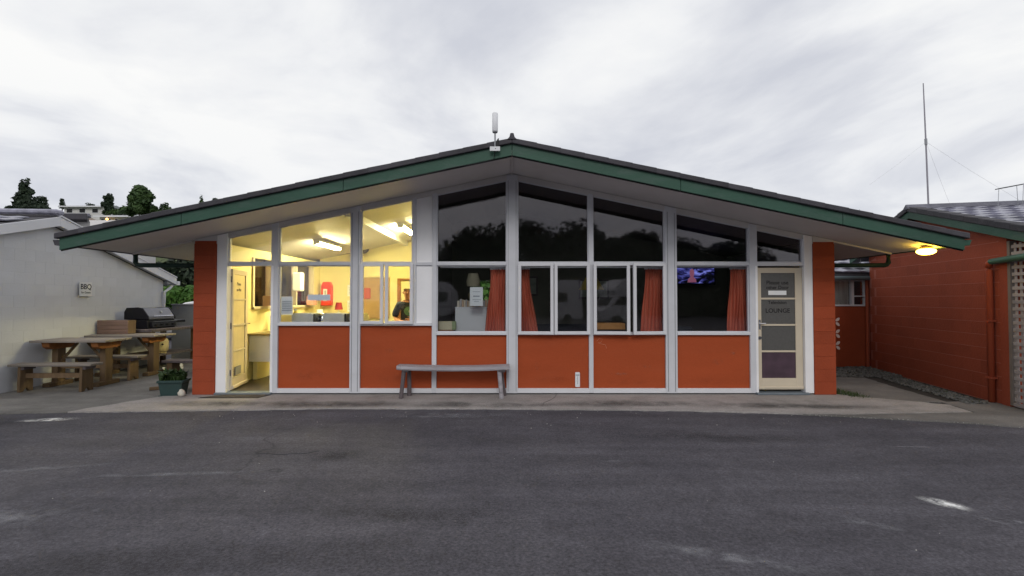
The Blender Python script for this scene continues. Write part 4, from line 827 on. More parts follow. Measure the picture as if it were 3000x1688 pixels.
# ------------------------------------------------------------------ picnic furniture on the patio
def slab_leg(w, h, t, notch=.06):
    return MB().prism([(-w / 2, 0), (-notch, 0), (-notch * .2, notch), (notch * .2, notch), (notch, 0), (w / 2, 0), (w / 2 * .92, h), (-w / 2 * .92, h)], -t / 2, t / 2, 'x', bev=.004)
def pbench(x, y, rz, L_, label):
    t = thing('patio_bench', label, 'bench', (x, y, -.002), rz, 'plank benches on the patio')
    put('seat', B(-L_ / 2, L_ / 2, -.14, .14, .425, .465, bev=.006), WOODT, t)
    for s in (-1, 1):
        o = put('leg', slab_leg(.25, .425, .045), WOODB, t, False, (s * (L_ / 2 - .17), 0, 0)); put('cleat', B(-.02, .07, -.11, .11, .37, .424), WOODD, o)
    put('stretcher', B(-L_ / 2 + .19, L_ / 2 - .19, -.02, .02, .22, .30), WOODB, t)
def ptable(x, y, rz, L_, label):
    t = thing('patio_table', label, 'table', (x, y, -.002), rz, 'timber tables on the patio')
    for k in range(4): put('plank', B(-L_ / 2 + rnd.uniform(-.01, .01), L_ / 2 + rnd.uniform(-.01, .01), -.34 + k * .17 + .003, -.17 + k * .17 - .003, .785, .825, bev=.005), WOODT, t)
    for s in (-1, 1):
        xx = s * (L_ / 2 - .22)
        put('leg', B(xx - .05, xx + .05, -.09, .09, 0, .70, bev=.006), WOODB, t)
        put('cross_head', MB().prism([(-.30, .784), (-.27, .70), (-.2, .66), (.2, .66), (.27, .70), (.30, .784)], xx - .06, xx + .06, 'x', bev=.005), WOODO, t)
        put('foot', B(xx - .06, xx + .06, -.26, .26, .0, .07, bev=.006), WOODB, t)
        put('brace', MB().tube([(xx - s * .03, 0, .42), (xx - s * .32, 0, .76)], .028, 4), WOODB, t)
    put('stretcher', B(-L_ / 2 + .27, L_ / 2 - .27, -.025, .025, .30, .40), WOODB, t)
pbench(-7.68, 8.28, R(3), 1.32, 'plank bench nearest the yard on the patio')
pbench(-7.76, 9.42, R(3), 1.30, 'plank bench standing between the two timber tables')
ptable(-7.76, 8.88, R(4), 1.25, 'timber trestle table nearest the yard on the patio')
ptable(-7.82, 10.08, R(4), 1.35, 'timber trestle table just before the barbecue')
bxo = thing('timber_box', 'brown timber box on the table beside the barbecue', 'box', (-8.22, 10.20, .823), R(4))
for k in range(3): put('board', B(-.30, .30, -.12, -.10, .003 + k * .095, .093 + k * .095, bev=.003), mat('faded_box_wood', (.22, .145, .115), .8, .2, 6, stretch=(.3, 3, 3), rand=.15), bxo)
put('back_board', B(-.30, .30, .10, .12, 0, .28), WOODB, bxo)
for s in (-1, 1): put('side_board', B(s * .29 - .01, s * .29 + .01, -.099, .099, .002, .28), WOODB, bxo)
sd2 = thing('barbecue_stand', 'rough timber stand carrying the barbecue by the wall', 'stand', (-8.12, 11.25, -.004), R(0))
put('top', B(-.44, .44, -.80, .80, .84, .90, bev=.006), WOODD, sd2); put('shelf', B(-.40, .40, -.74, .74, .30, .34), WOODD, sd2); put('apron', B(-.42, .42, -.78, -.74, .74, .838), WOODB, sd2)
for sx in (-1, 1):
    for sy in (-1, 1): put('leg', B(sx * .37 - .045, sx * .37 + .045, sy * .70 - .045, sy * .70 + .045, 0, .84), WOODB, sd2)
bq = thing('barbecue', 'black gas barbecue with steel lid and side shelf on timber stand', 'barbecue', (-8.15, 11.05, .896), R(90))
# local: x along the front (world y), front faces -y (world +x)
PRO = [(-.27, .20), (-.26, .27), (-.14, .44), (-.04, .46), (.2, .45), (.25, .36), (.25, .20)]
put('hood', MB().prism(PRO, -.40, .40, 'x', bev=.012), STEEL, bq)
for s in (-1, 1): put('hood_end', MB().prism([(y * 1.04, z * 1.02) for y, z in PRO], min(s * .40, s * .43), max(s * .40, s * .43), 'x', bev=.008), BLACK, bq)
put('handle', MB().tube([(-.30, -.30, .27), (.30, -.30, .27)], .013, 8), CHROME, bq); put('firebox', MB().prism([(-.27, 0), (.25, 0), (.25, .195), (-.25, .195)], -.43, .43, 'x', bev=.01), BLACK, bq)
put('control_panel', MB().prism([(-.34, .03), (-.28, .03), (-.27, .15), (-.31, .15)], -.38, .38, 'x', bev=.004), BLACK, bq); put('trim_strip', B(-.38, .38, -.345, -.335, .145, .165), CHROME, bq)
for k in range(4): put('knob', MB().tube([(-.27 + k * .18, -.32, .09), (-.27 + k * .18, -.36, .085)], .028, 12), DARK, bq)
put('side_shelf', B(.45, .82, -.25, .22, .10, .16, bev=.01), BLACK, bq); put('badge', MB().tube([(.05, -.205, .36), (.05, -.215, .365)], .03, 12), GREYM, bq)
gb = thing('gas_bottle', 'cream gas bottle on the lower shelf of the barbecue stand', 'gas bottle', (-7.86, 11.0, .34), 0); GBM = mat('gas_bottle_paint', (.50, .42, .24), .5, .1, 5)
put('tank', MB().lathe([(0, .01), (.10, .02), (.135, .06), (.14, .12), (.14, .25), (.125, .31), (.06, .345), (0, .35)], n=22), GBM, gb, True); put('foot_ring', MB().lathe([(.10, 0), (.10, .03)], n=20), GBM, gb); put('collar', MB().lathe([(.08, .34), (.085, .41)], n=18), GBM, gb); put('valve', MB().tube([(0, 0, .35), (0, 0, .40), (.04, 0, .40)], .014, 8), GREYM, gb); put('emblem', MB().tube([(.10, -.099, .20), (.105, -.103, .20)], .028, 4), DARK, gb)
lb = thing('low_plank_seat', 'low dark plank seat behind the green planter', 'seat', (-6.75, 10.35, -.004), R(-4))
put('plank', B(-.55, .55, -.15, .15, .22, .27, bev=.006), WOODD, lb)
for s in (-1, 1): put('leg', B(s * .4 - .06, s * .4 + .06, -.12, .12, 0, .22, bev=.005), WOODB, lb)
lp = thing('loose_timber', 'short piece of timber leaning by the green planter', 'timber', (-5.98, 8.45, 0), R(35)); put('offcut', MB().box(-.2, .2, -.04, .04, .0, .05, bev=.004), WOODB, lp); put('second_offcut', MB().box(-.12, .14, .05, .12, .0, .04, bev=.004), WOODT, lp)
gw = thing('garden_wall', 'plain grey rendered low wall behind the barbecue', 'wall', (-7.0, 12.9, 0), 0)
put('render', B(-1.9, 1.9, -.07, .07, -.02, 1.385), mat('grey_render', (.15, .155, .165), .8, .12, 2, .3, 30, dirt=.4, dirtcol=(.1, .1, .1)), gw); put('coping', B(-1.92, 1.92, -.09, .09, 1.385, 1.42, bev=.005), mat('grey_coping', (.2, .2, .21), .8, .1), gw)

# ------------------------------------------------------------------ red block building on the right
R1 = thing('red_block_building', 'red block building with green barge boards and grey tiled roof', 'building', (7.185, 7.10, 0), R(77.15))
def r1(name, mb, m, parent=None, sm=False): return put(name, mb, m, parent or R1, sm)
LW = 4.09; AX = 2.10
def r1z(x): return 3.06 - .277 * abs(x - AX)
rw = r1('gable_wall', MB().prism([(0, -.05), (LW, -.05), (LW, r1z(LW) + .05), (AX, r1z(AX) + .05), (0, r1z(0) + .05)], -.2, -.006), REDJ)
meR = block_mesh('block', .3985, .02, .1915, REDG, .0003); meRh = block_mesh('block', .1985, .02, .1915, REDG, .0003)
for c in range(16):
    z = .095 + c * .2; off = 0 if c % 2 else .2
    if off and z + .1 < r1z(0.0) + .1: link('block', meRh, rw, (.1, -.0155 + rnd.uniform(-.0002, .0002), z))
    k = 0
    while True:
        x = off + .2 + k * .4; k += 1
        if x + .2 > LW + .03:
            if x - .2 < LW - .1 and z + .1 < r1z(LW): link('block', meRh, rw, (LW - .105, -.0155, z))
            break
        if z + .09 < min(r1z(x - .2), r1z(x + .2)) + .06: link('block', meR, rw, (x, -.0155 + rnd.uniform(-.0002, .0002), z))
# plain filler under the rake so that the joints do not show there
r1('rake_filler', MB().prism([(0, r1z(0) - .12), (AX, r1z(AX) - .12), (LW, r1z(LW) - .12), (LW, r1z(LW) + .05), (AX, r1z(AX) + .05), (0, r1z(0) + .05)], -.004, .0015), REDG)
r1('wall', B(0, LW, -6, -.21, -.05, 2.45), REDG)
for s in (0, 1):
    a, b = (AX, -1.35) if s == 0 else (AX, LW + .5)
    r1('barge_board', MB().prism([(a, r1z(a)), (b, r1z(b)), (b, r1z(b) + .135), (a, r1z(a) + .135)], .16, .195, bev=.003), GREEN)
    r1('soffit', MB().prism([(a, r1z(a) + .03), (b, r1z(b) + .03), (b, r1z(b) + .05), (a, r1z(a) + .05)], .003, .159), DARK)
    rf = r1('roof', MB().prism([(a, r1z(a) + .052), (b, r1z(b) + .052), (b, r1z(b) + .15), (a, r1z(a) + .15)], -6, .158), TILED)
    for k in range(11 if s == 0 else 8):
        d = (b - a) / (11 if s == 0 else 8); xa = a + d * k; xb = a + d * (k + 1) + (.015 if d > 0 else -.015)
        put('verge_tile', MB().prism([(xa, r1z(xa) + .13), (xb, r1z(xb) + .135), (xb, r1z(xb) + .235), (xa, r1z(xa) + .225)], .06, .225, bev=.01), TILED, rf)
    if s == 0: tile_field(rf, (b, .05, r1z(b) + .158), (0, -1, 0), (1, 0, .277), 11, 12, tile_mesh(.31, .34, TILEP), .31, .298)
# tiled slope seen from the front: ridge capping
for k in range(9): r1('ridge_tile', MB().prism([(AX - .13, r1z(AX) + .16), (AX, r1z(AX) + .27), (AX + .13, r1z(AX) + .16)], .22 - (k + 1) * .36, .22 - k * .36 + .02, bev=.012), TILE)
r1('downpipe', MB().tube([(.28, .05, 0), (.28, .05, 1.98), (.27, .06, 2.04)], .042, 12), mat('red_pipe_paint', (.36, .075, .035), .5, .08), None, True)
r1('elbow', MB().tube([(.27, .06, 2.02), (.25, .065, 2.08), (.19, .07, 2.10)], .046, 12), mat('red_pipe_paint', (.36, .075, .035)), None, True)
r1('gutter_pipe', MB().tube([(.2, .07, 2.10), (-1.3, .10, 2.16)], .046, 12), mat('green_pipe', (.06, .15, .11), .45, .12), None, True)
for z in (.35, 1.2): r1('pipe_bracket', B(.225, .335, .0, .1, z, z + .03), REDG)
r1('corner_pier', B(-.02, .14, -.2, .012, -.02, 2.42, bev=.004), REDG)
ls = thing('lattice_screen', 'grey timber lattice screen beside the red building corner', 'lattice', (7.185, 7.10, 0), R(77.15)); LT = mat('grey_lattice', (.34, .31, .31), .8, .15, 6, rand=.1)
put('frame_post', B(-.085, -.03, -.06, .02, .02, 2.38, bev=.003), mat('lattice_post', (.20, .17, .15), .8, .15, 5), ls); put('rail', B(-1.3, -.086, -.05, .015, .02, .06), LT, ls)
hs = MB().box(-.6, .6, -.006, .006, -.024, .024, bev=.003).mesh('slat', LT); vsl = MB().box(-.022, .022, -.006, .006, -1.14, 1.14, bev=.003).mesh('slat', LT)
for k in range(23):
    o = link('slat', hs, ls, (-.69, 0, .115 + k * .099))
for k in range(12): link('slat', vsl, ls, (-.14 - k * .095, -.014, 1.205))
bw = thing('pale_panel', 'pale panel standing behind the grey lattice', 'panel', (7.185, 7.10, 0), R(77.15)); put('sheet', B(-1.1, -.35, -.55, -.52, .1, 1.25), WHITE2, bw); put('post', B(-.34, -.30, -.56, -.51, .0, 1.3), WOODB, bw)
# mast and aerials on the right-hand roof
ms = thing('radio_mast', 'tall thin guyed mast rising above the red building roof', 'mast', (8.29, 9.7, 3.0), world=True)
put('pole', MB().tube([(8.29, 9.7, 3.0), (8.255, 9.7, 4.67), (8.225, 9.7, 5.86)], [.016, .014, .009], 8), mat('grey_violet_metal', (.30, .29, .33), .5, .1), ms); put('guy_ring', MB().tube([(8.257, 9.7, 4.62), (8.254, 9.7, 4.74)], .024, 10), GREYM, ms)
for p in ((6.9, 9.4, 3.75), (8.95, 9.9, 3.3), (10.3, 9.9, 3.55)): put('guy_wire', MB().tube([(8.256, 9.7, 4.68), tuple((Vector((8.256, 9.7, 4.68)) + Vector(p)) / 2 + Vector((0, 0, -.02))), p], .0016, 5), mat('guy_grey', (.55, .55, .58), .5, .05), ms)
ta = thing('flat_aerial', 'dark flat aerial plate on struts above the tiled roof', 'aerial', (8.9, 8.7, 3.15), world=True)
put('plate', MB().prism([(8.64, 3.495), (9.12, 3.585), (9.12, 3.60), (8.64, 3.51)], 8.62, 8.72), DARK, ta)
for x_ in (8.66, 8.98, 9.10): put('strut', MB().tube([(x_, 8.67, 3.49 + (x_ - 8.64) * .18), (x_ - .02 + (.05 if x_ == 8.98 else 0), 8.68, 3.1)], .004, 5), GREYM, ta)
sm = meta(put('thin_whip', MB().tube([(8.05, 11.3, 2.2), (8.05, 11.3, 3.62)], .007, 6), mat('whip_grey', (.35, .35, .38), .5)), 'thin short whip aerial behind the green eave', 'aerial')

# red house behind the side path
R2 = thing('back_red_house', 'red walled house with white window at the end of the side path', 'house', (7.8, 11.35, 0), world=True)
def r2(n, mb, m, p=None): return put(n, mb, m, p or R2)
r2('wall', B(5.4, 9.5, 11.35, 11.55, -.05, 1.38), REDB); r2('wall', B(5.4, 7.0, 11.35, 11.55, 1.38, 2.02), REDB); r2('wall', B(8.21, 9.5, 11.35, 11.55, 1.38, 2.02), REDB)
wf = r2('window_frame', MB().box(7.0, 8.21, 11.33, 11.42, 1.38, 1.42, bev=.004).box(7.0, 8.21, 11.34, 11.42, 1.96, 2.0).box(7.86, 7.92, 11.34, 11.42, 1.42, 1.96).box(8.17, 8.21, 11.34, 11.42, 1.42, 1.96).box(7.92, 8.17, 11.345, 11.41, 1.60, 1.625), WHITE2)
put('pane', B(7.0, 8.18, 11.39, 11.394, 1.42, 1.96), GLASS, wf); put('net_curtain', B(7.0, 7.86, 11.44, 11.45, 1.42, 1.96), mat('net_curtain', (.42, .44, .42), .9, .25, 5, stretch=(5, 1, .3)), wf)
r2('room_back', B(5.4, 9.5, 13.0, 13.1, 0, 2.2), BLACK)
rf2 = r2('roof', MB().prism([(11.15, 2.06), (13.3, 2.72), (13.3, 2.78), (11.15, 2.12)], 5.3, 9.6, 'x'), TILED)
tile_field(rf2, (6.9, 11.16, 2.14), (1, 0, 0), (0, 1, .307), 6, 6, tile_mesh(.31, .34, TILEP), .31, .30)
r2('gutter', MB().tube([(5.3, 11.10, 2.02), (9.6, 11.10, 2.02)], .05, 10), mat('grey_green_gutter', (.09, .12, .13), .5, .1))
r2('downpipe', MB().tube([(8.17, 11.26, 1.98), (8.17, 11.28, 0)], .04, 10), mat('red_pipe_paint', (.36, .075, .035)))
GAPL = mat('pale_pink_gap_light', (.88, .74, .70), .6, .06)  # pale raised inserts stand in for light showing through the block openings
for k in range(3):
    zc = 1.02 - k * .272; cx = 7.47
    bb = r2('breeze_block', B(cx - .16, cx + .15, 11.336, 11.349, zc - .13, zc + .13, bev=.003), REDB)
    for a in range(4):
        an_ = R(45 + 90 * a); c_, s_ = math.cos(an_), math.sin(an_); pts = []
        for t in range(10):
            u = t / 10 * 2 * math.pi; lx = .075 + .058 * math.cos(u); ly = .034 * math.sin(u) * (1 - .25 * abs(math.cos(u))); pts.append((cx + lx * c_ - ly * s_, zc + lx * s_ + ly * c_))
        put('petal_gap_light', MB().prism(pts, 11.326, 11.335), GAPL, bb)
    put('petal_gap_light', MB().prism([(cx - .20 + q[0] * .075, zc + q[1] * .075) for q in ((0, 1), (.22, .22), (1, 0), (.22, -.22), (0, -1), (-.22, -.22), (-1, 0), (-.22, .22))], 11.326, 11.335), GAPL, bb)
# ------------------------------------------------------------------ far background on the left: hillside, trees, houses
HP = [(22, -.3), (40, 2.5), (70, 10.6), (95, 15.0), (111, 17.9), (128, 22.6), (142, 26.3), (260, 29)]
def hillz(x, y):
    z = HP[-1][1]
    for (a, za), (b, zb) in zip(HP, HP[1:]):
        if y <= b: z = za + (zb - za) * max(0, (y - a) / (b - a)); break
    f = max(0, min(1, (40 - x) / 70))
    return z * f * f * (3 - 2 * f) - .3 + .25 * math.sin(x * .09) + .25 * math.sin(y * .11 + x * .04)
mb = MB(); nx, ny = 60, 40; V = []
for j in range(ny + 1):
    V.append([mb.bm.verts.new((-260 + 300 * i / nx, 22 + 200 * j / ny, hillz(-260 + 300 * i / nx, 22 + 200 * j / ny))) for i in range(nx + 1)])
for j in range(ny):
    for i in range(nx): mb.bm.faces.new((V[j][i], V[j][i + 1], V[j + 1][i + 1], V[j + 1][i]))
meta(put('hill', mb, GRASSM, None, True), kind='structure')
def pt(u, v, Y):          # ray through a point of the view, at depth Y: used to read off where far things stand
    return ((u - 1500) / 1435 * Y, Y, 1.54 + (877 - v) / 1435 * Y)
def far_house(label, u0, u1, vb, vt, Y, wallm, roofm, lit=False, nwin=4):
    x0, _, zb = pt(u0, vb, Y); x1, _, zt = pt(u1, vt, Y); h = thing('hill_house', label, 'house', ((x0 + x1) / 2, Y, zb), world=True); w = x1 - x0; hh = zt - zb
    put('wall', B(x0, x1, Y, Y + 7, zb - 2.5, zb + hh * .72), wallm, h)
    put('roof', MB().prism([(Y - .9, zb + hh * .70), (Y + 3.5, zt), (Y + 8, zb + hh * .70), (Y + 3.5, zb + hh * .76)], x0 - .8, x1 + .8, 'x'), roofm, h)
    put('eave_board', B(x0 - .8, x1 + .8, Y - .95, Y - .8, zb + hh * .60, zb + hh * .72), WHITE2, h)
    for k in range(nwin):
        a = x0 + w * (k + .18) / nwin; b = a + w * .5 / nwin
        fr = put('window', B(a, b, Y - .06, Y + .02, zb + hh * .12, zb + hh * .55), WHITE2, h); put('pane', B(a + .12, b - .12, Y - .1, Y - .065, zb + hh * .17, zb + hh * .50), DARK, fr)
    if lit: put('porch_light', MB().lathe([(0, -.35), (.35, 0), (0, .35)], (x0 + w * .28, Y - 1.2, zb + hh * .42), 10), emis('orange_glow', (1, .5, .1), 3.0), h)
    return h
CRW = mat('cream_weatherboard', (.58, .57, .44), .7, .08, .6); PRF = mat('grey_far_roof', (.30, .32, .34), .6, .1, .4); PWH = mat('white_weatherboard', (.60, .59, .58), .7, .06, .6)
far_house('cream hillside house with grey roof and an orange porch light', 288, 410, 660, 622, 112, CRW, PRF, True, 6)
far_house('white hillside house near the skyline with a flat pale roof', 183, 296, 628, 594, 128, PWH, PRF, False, 3)
far_house('tiny white house among the trees on the skyline', 498, 528, 632, 606, 135, PWH, PRF, False, 1)
def dome(n, rx, rz, z0, seed, ry=None):
    r = random.Random(seed); out = [(0, 0, z0 + rz * .95, rx * .52, rx * .52, rz * .85)]
    for k in range(n + 8):
        a = r.uniform(0, 6.28); f = r.uniform(.0, 1); q = rx * (1 - .8 * f ** 1.6) * r.uniform(.5, .82); w = rx * r.uniform(.16, .36)
        out.append((q * math.cos(a), q * math.sin(a), z0 + rz * (.2 + 1.62 * f) + r.uniform(-.1, .1) * rz, w, w, rz * r.uniform(.14, .30)))
    return out
def far_tree(label, u, vt, vb, Y, wpx, m, seed, n=1500, shape='dome'):
    x, _, zt = pt(u, vt, Y); zb = pt(u, vb, Y)[2]; H = zt - zb; rx = wpx / 1435 * Y / 2
    if shape == 'dome': lob = dome(11, rx, H * .46, H * .04, seed)
    else:
        r = random.Random(seed); lob = []
        for k in range(11): f = k / 10; lob.append((r.uniform(-.25, .25) * rx * (1.2 - f), r.uniform(-.2, .2) * rx, H * (.1 + .84 * f), rx * (1.0 - .78 * f) * r.uniform(.6, .95), rx * (1 - .78 * f) * .8, H * .12))
    return tree('hill_tree', label, (x, Y, zb), lob, n, .06 * H + .05, m, H * .35, .18, seed, 'trees on the hillside')
far_tree('tall dark conifer alone on the skyline at far left', 68, 523, 615, 120, 62, LEAFD, 21, 1900, 'cone')
far_tree('low dark spreading tree right of the tall conifer', 112, 572, 616, 119, 66, LEAFD, 22, 1300)
far_tree('small faint tree left of the white skyline house', 177, 579, 614, 140, 22, LEAFD, 23, 500)
far_tree('narrow dark tree beside the big green dome tree', 313, 564, 626, 118, 40, LEAFD, 24, 1500)
far_tree('big domed green tree on the hillside', 404, 538, 632, 108, 96, LEAFG, 25, 3600)
far_tree('loose green tree right of the domed tree', 478, 592, 632, 112, 46, LEAFG, 26, 900)
far_tree('dark round bush on the skyline by the tiny house', 548, 601, 632, 120, 46, LEAFD, 27, 800)
far_tree('spiky grey-green pine above the roof line', 586, 573, 630, 122, 34, LEAFG, 28, 650, 'cone')
far_tree('dark flat-topped tree above the green fascia', 632, 578, 630, 118, 60, LEAFD, 29, 1400)
far_tree('dark bushy tree last before the roof hides the hill', 690, 584, 632, 118, 70, LEAFD, 30, 1200)
far_tree('dark clipped tree behind the white skyline house', 262, 592, 622, 140, 40, LEAFD, 31, 700)
# hedges on the hill
def hedge(label, u0, u1, vt, vb, Y, m, seed, n=900, name='hill_hedge', size=.35, group='hedges on the hillside'):
    x0, x1 = pt(u0, 0, Y)[0], pt(u1, 0, Y)[0]; zt = pt(0, vt, Y)[2]; zb = pt(0, vb, Y)[2]; h = zt - zb; k = max(3, int((x1 - x0) / (h * .8))); r = random.Random(seed)
    lob = [((x1 - x0) * (i + .5) / k - (x1 - x0) / 2, r.uniform(-.1, .1) * h, h * (.5 + r.uniform(-.12, .1)), (x1 - x0) / k * .75, h * .45, h * r.uniform(.42, .55)) for i in range(k)]
    t = thing(name, label, 'hedge', ((x0 + x1) / 2, Y, zb), 0, group); link('foliage', leaf_mesh('foliage', lob, n, size, m, seed, .7), t); put('stem', MB().tube([(0, 0, -.3), (0, 0, h * .5)], .12, 6), BARK, t); return t
hedge('dark hedge along the skyline below the tall conifer', 15, 135, 600, 618, 116, LEAFD, 41)
hedge('green hedge bank above the cream house', 300, 470, 612, 628, 118, LEAFG, 42, 1200)
# white wing, pale flat roof and tiled roof just behind the white block building
wg = thing('white_wing', 'white wall with dark tiled roof behind the white block building', 'building', (-12.8, 14.6, 0), world=True)
put('wall', MB().prism([(-17.6, 14.6), (-12.62, 14.6), (-13.6, 15.6), (-18.6, 15.6)], 0, 3.86, 'z'), PWH, wg); put('roof', MB().prism([(-17.6, 14.3), (-12.45, 14.3), (-13.75, 15.9), (-18.9, 15.9)], 3.87, 4.06, 'z', bev=.02), TILED, wg)
put('ridge', MB().prism([(-17.6, 14.9), (-12.9, 14.9), (-13.1, 15.2), (-17.9, 15.2)], 4.06, 4.17, 'z', bev=.02), TILEP, wg)
fr = thing('pale_flat_roof', 'pale low sloping roof between the white wing and green fascia', 'roof', (-25, 22, 0), world=True)
put('sheeting', MB().prism([(19, 4.0), (26, 5.75), (26, 5.65), (19, 3.9)], -32, -18.6, 'x'), PALER, fr); put('wall', B(-31.8, -18.8, 19.2, 25.8, 0, 3.9), PWH, fr)
bk = thing('earth_bank', 'bare brown bank below the cream hillside house', 'bank', pt(290, 662, 80), world=True)
a, b = pt(258, 668, 70), pt(330, 664, 70); c, d = pt(300, 655, 95), pt(252, 632, 95)
mb = MB(); up = [mb.bm.verts.new(p) for p in (a, b, c, d)]; dn = [mb.bm.verts.new((p[0], p[1], p[2] - 4)) for p in (a, b, c, d)]
for k in range(4): mb.bm.faces.new((up[k], up[(k + 1) % 4], dn[(k + 1) % 4], dn[k]))
mb.bm.faces.new(up); mb.bm.faces.new(dn[::-1]); bmesh.ops.recalc_face_normals(mb.bm, faces=mb.bm.faces[:])
put('soil', mb, mat('brown_bank', (.22, .17, .14), .9, .2, .3), bk)

# gap between the buildings: hedge, dark tree, parked car
hedge('bright green shrubs behind the grey garden wall', 485, 640, 832, 905, 22, LEAFB, 51, 2600, 'shrub_row', .13, None)
tree('shade_tree', 'dark bushy tree behind the bright green shrubs', (-17.5, 28, -.2), [(-1.5, 0, 2.2, 2.2, 2, 1.8), (1.5, .3, 2.4, 2.2, 2, 1.9), (0, 0, 3.4, 2.2, 2, 1.2), (3.4, 0, 2.0, 1.8, 1.8, 1.7), (-3.2, 0, 1.8, 1.8, 1.8, 1.6)], 4200, .22, LEAFD, 2.2, .2, 52)
def car(label, loc, rz, bodym):
    t = thing('parked_car', label, 'car', loc, rz)
    put('body', MB().prism([(-2.1, .3), (2.1, .3), (2.12, .62), (1.9, .85), (.95, .95), (-2.0, .98), (-2.12, .7)], -.85, .85, bev=.05), bodym, t)
    put('cabin', MB().prism([(-1.95, .96), (.95, .95), (.25, 1.43), (-.2, 1.50), (-1.3, 1.50), (-1.75, 1.40)], -.74, .74, bev=.05), bodym, t)
    for s in (-1, 1):
        for a_, b_ in ((-1.6, -.75), (-.65, .2)): put('side_window', MB().prism([(a_, 1.0), (b_ + (.35 if b_ > 0 else 0), 1.0), (b_, 1.36), (a_ + .1, 1.36)], min(s * .735, s * .752), max(s * .735, s * .752)), DARK, t)
    put('windscreen', MB().quad((1.0, -.66, .98), (1.0, .66, .98), (.36, .6, 1.40), (.36, -.6, 1.40)), DARK, t)
    for xx in (-1.3, 1.3):
        for s in (-1, 1): w_ = put('wheel', MB().tube([(xx, s * .72, .31), (xx, s * .88, .31)], .31, 18), DARK, t); put('rim', MB().tube([(xx, s * .881, .31), (xx, s * .89, .31)], .19, 14), STEEL, w_)
    for s in (-1, 1): put('headlight', B(1.98, 2.10, s * .6 - .15, s * .6 + .15, .62, .76, bev=.02), CHROME, t)
    return t
CARW = mat('white_car_paint', (.75, .75, .77), .2, .02, 3, spec=.6)
car('white car parked behind the grey garden wall', (-12.2, 19.3, -.02), R(180), CARW)
car('white car parked behind the building, seen through the lounge', (-.9, 19.0, -.02), R(0), CARW)
hedge('green hedge behind the building seen through the lounge', 1380, 1480, 800, 960, 24, LEAFB, 53, 1500, 'rear_hedge', .16, None)
# ------------------------------------------------------------------ across the yard, behind the viewer: seen mirrored in the panes
for i, (x_, y_, h_, w_) in enumerate([(-3.2, -29, 8.6, 5.0), (1.4, -28, 9.4, 5.2), (6.2, -30, 9.2, 5.4), (11.0, -29, 8.3, 5.0), (15.6, -30, 7.6, 5.2), (20.5, -29, 7.4, 5.0), (-7.5, -33, 6.0, 4.2)]):
    tree('yard_tree', ['broad tree mirrored in the pane left of the centre post', 'tallest tree mirrored in the panes by the centre post', 'full tree mirrored right of the centre post', 'tree mirrored beside the wide right post', 'lower tree mirrored in the pane above the television', 'tree mirrored above the cream door', 'small tree mirrored at the edge of the lounge panes'][i],
         (x_, y_, -.05), dome(16, w_ * .98, h_ * .47, h_ * .02, 60 + i) + [(0, 0, h_ * .45, w_ * .85, w_ * .6, h_ * .44), (0, 0, h_ * .2, w_ * 1.0, w_ * .5, h_ * .22)], 6500, .34, LEAFD, h_ * .4, .22, 60 + i, 'trees across the yard')
cv = thing('campervan', 'white high-roofed campervan mirrored in the lounge casement', 'campervan', (3.5, -13, -.02), R(155)); CVW = mat('campervan_white', (.72, .72, .74), .3, .03, 2)
put('body', MB().prism([(-2.9, .35), (2.7, .35), (2.75, .9), (2.2, 1.15), (1.75, 1.75), (1.9, 2.1), (1.3, 2.65), (-2.8, 2.7)], -1.05, 1.05, bev=.06), CVW, cv)
put('windscreen', MB().quad((2.22, -.85, 1.18), (2.22, .85, 1.18), (1.82, .8, 1.70), (1.82, -.8, 1.70)), DARK, cv)
for s in (-1, 1):
    put('side_window', B(-1.6, -.3, min(s * 1.04, s * 1.065), max(s * 1.04, s * 1.065), 1.4, 1.95), DARK, cv); put('cab_window', MB().prism([(.9, 1.2), (1.9, 1.2), (1.55, 1.72), (.9, 1.72)], min(s * 1.04, s * 1.065), max(s * 1.04, s * 1.065)), DARK, cv)
    for xx in (-1.7, 1.7): put('wheel', MB().tube([(xx, s * .88, .34), (xx, s * 1.07, .34)], .34, 18), DARK, cv)
    put('headlight', B(2.66, 2.76, s * .75 - .18, s * .75 + .18, .75, .92, bev=.02), CHROME, cv)

cr_ = thing('caravan', 'pale caravan mirrored in the lounge window left of the centre post', 'caravan', (-6.6, -16, -.02), 0)
put('body', MB().prism([(-3.0, .5), (2.6, .5), (3.0, 1.0), (2.9, 2.1), (2.4, 2.62), (-2.6, 2.66), (-3.0, 2.2)], -1.1, 1.1, bev=.08), CVW, cr_); put('stripe', B(-2.9, 2.8, 1.1, 1.115, 1.05, 1.2), GREYM, cr_)
for a in (-2.2, -.4, 1.3): put('window', B(a, a + 1.2, 1.1, 1.12, 1.4, 2.05, bev=.004), DARK, cr_)
for s_ in (-1, 1): put('wheel', MB().tube([(0, s_ * .9, .33), (0, s_ * 1.08, .33)], .33, 18), DARK, cr_)
tl = thing('table_lamp', 'beige table lamp behind the notice in the lounge window', 'lamp', (-.72, 9.1, .80), 0)
put('shade', MB().lathe([(.12, .98), (.13, 1.08), (.09, 1.22)], n=20), mat('beige_shade', (.42, .38, .28), .8, .08), tl, True); put('base', MB().lathe([(0, .72), (.08, .72), (.10, .82), (.03, .95), (0, .98)], n=18), mat('tan_ceramic', (.34, .27, .17), .4, .1), tl, True); put('stand', B(-.2, .2, -.2, .2, -.775, .719), WOODD, tl)
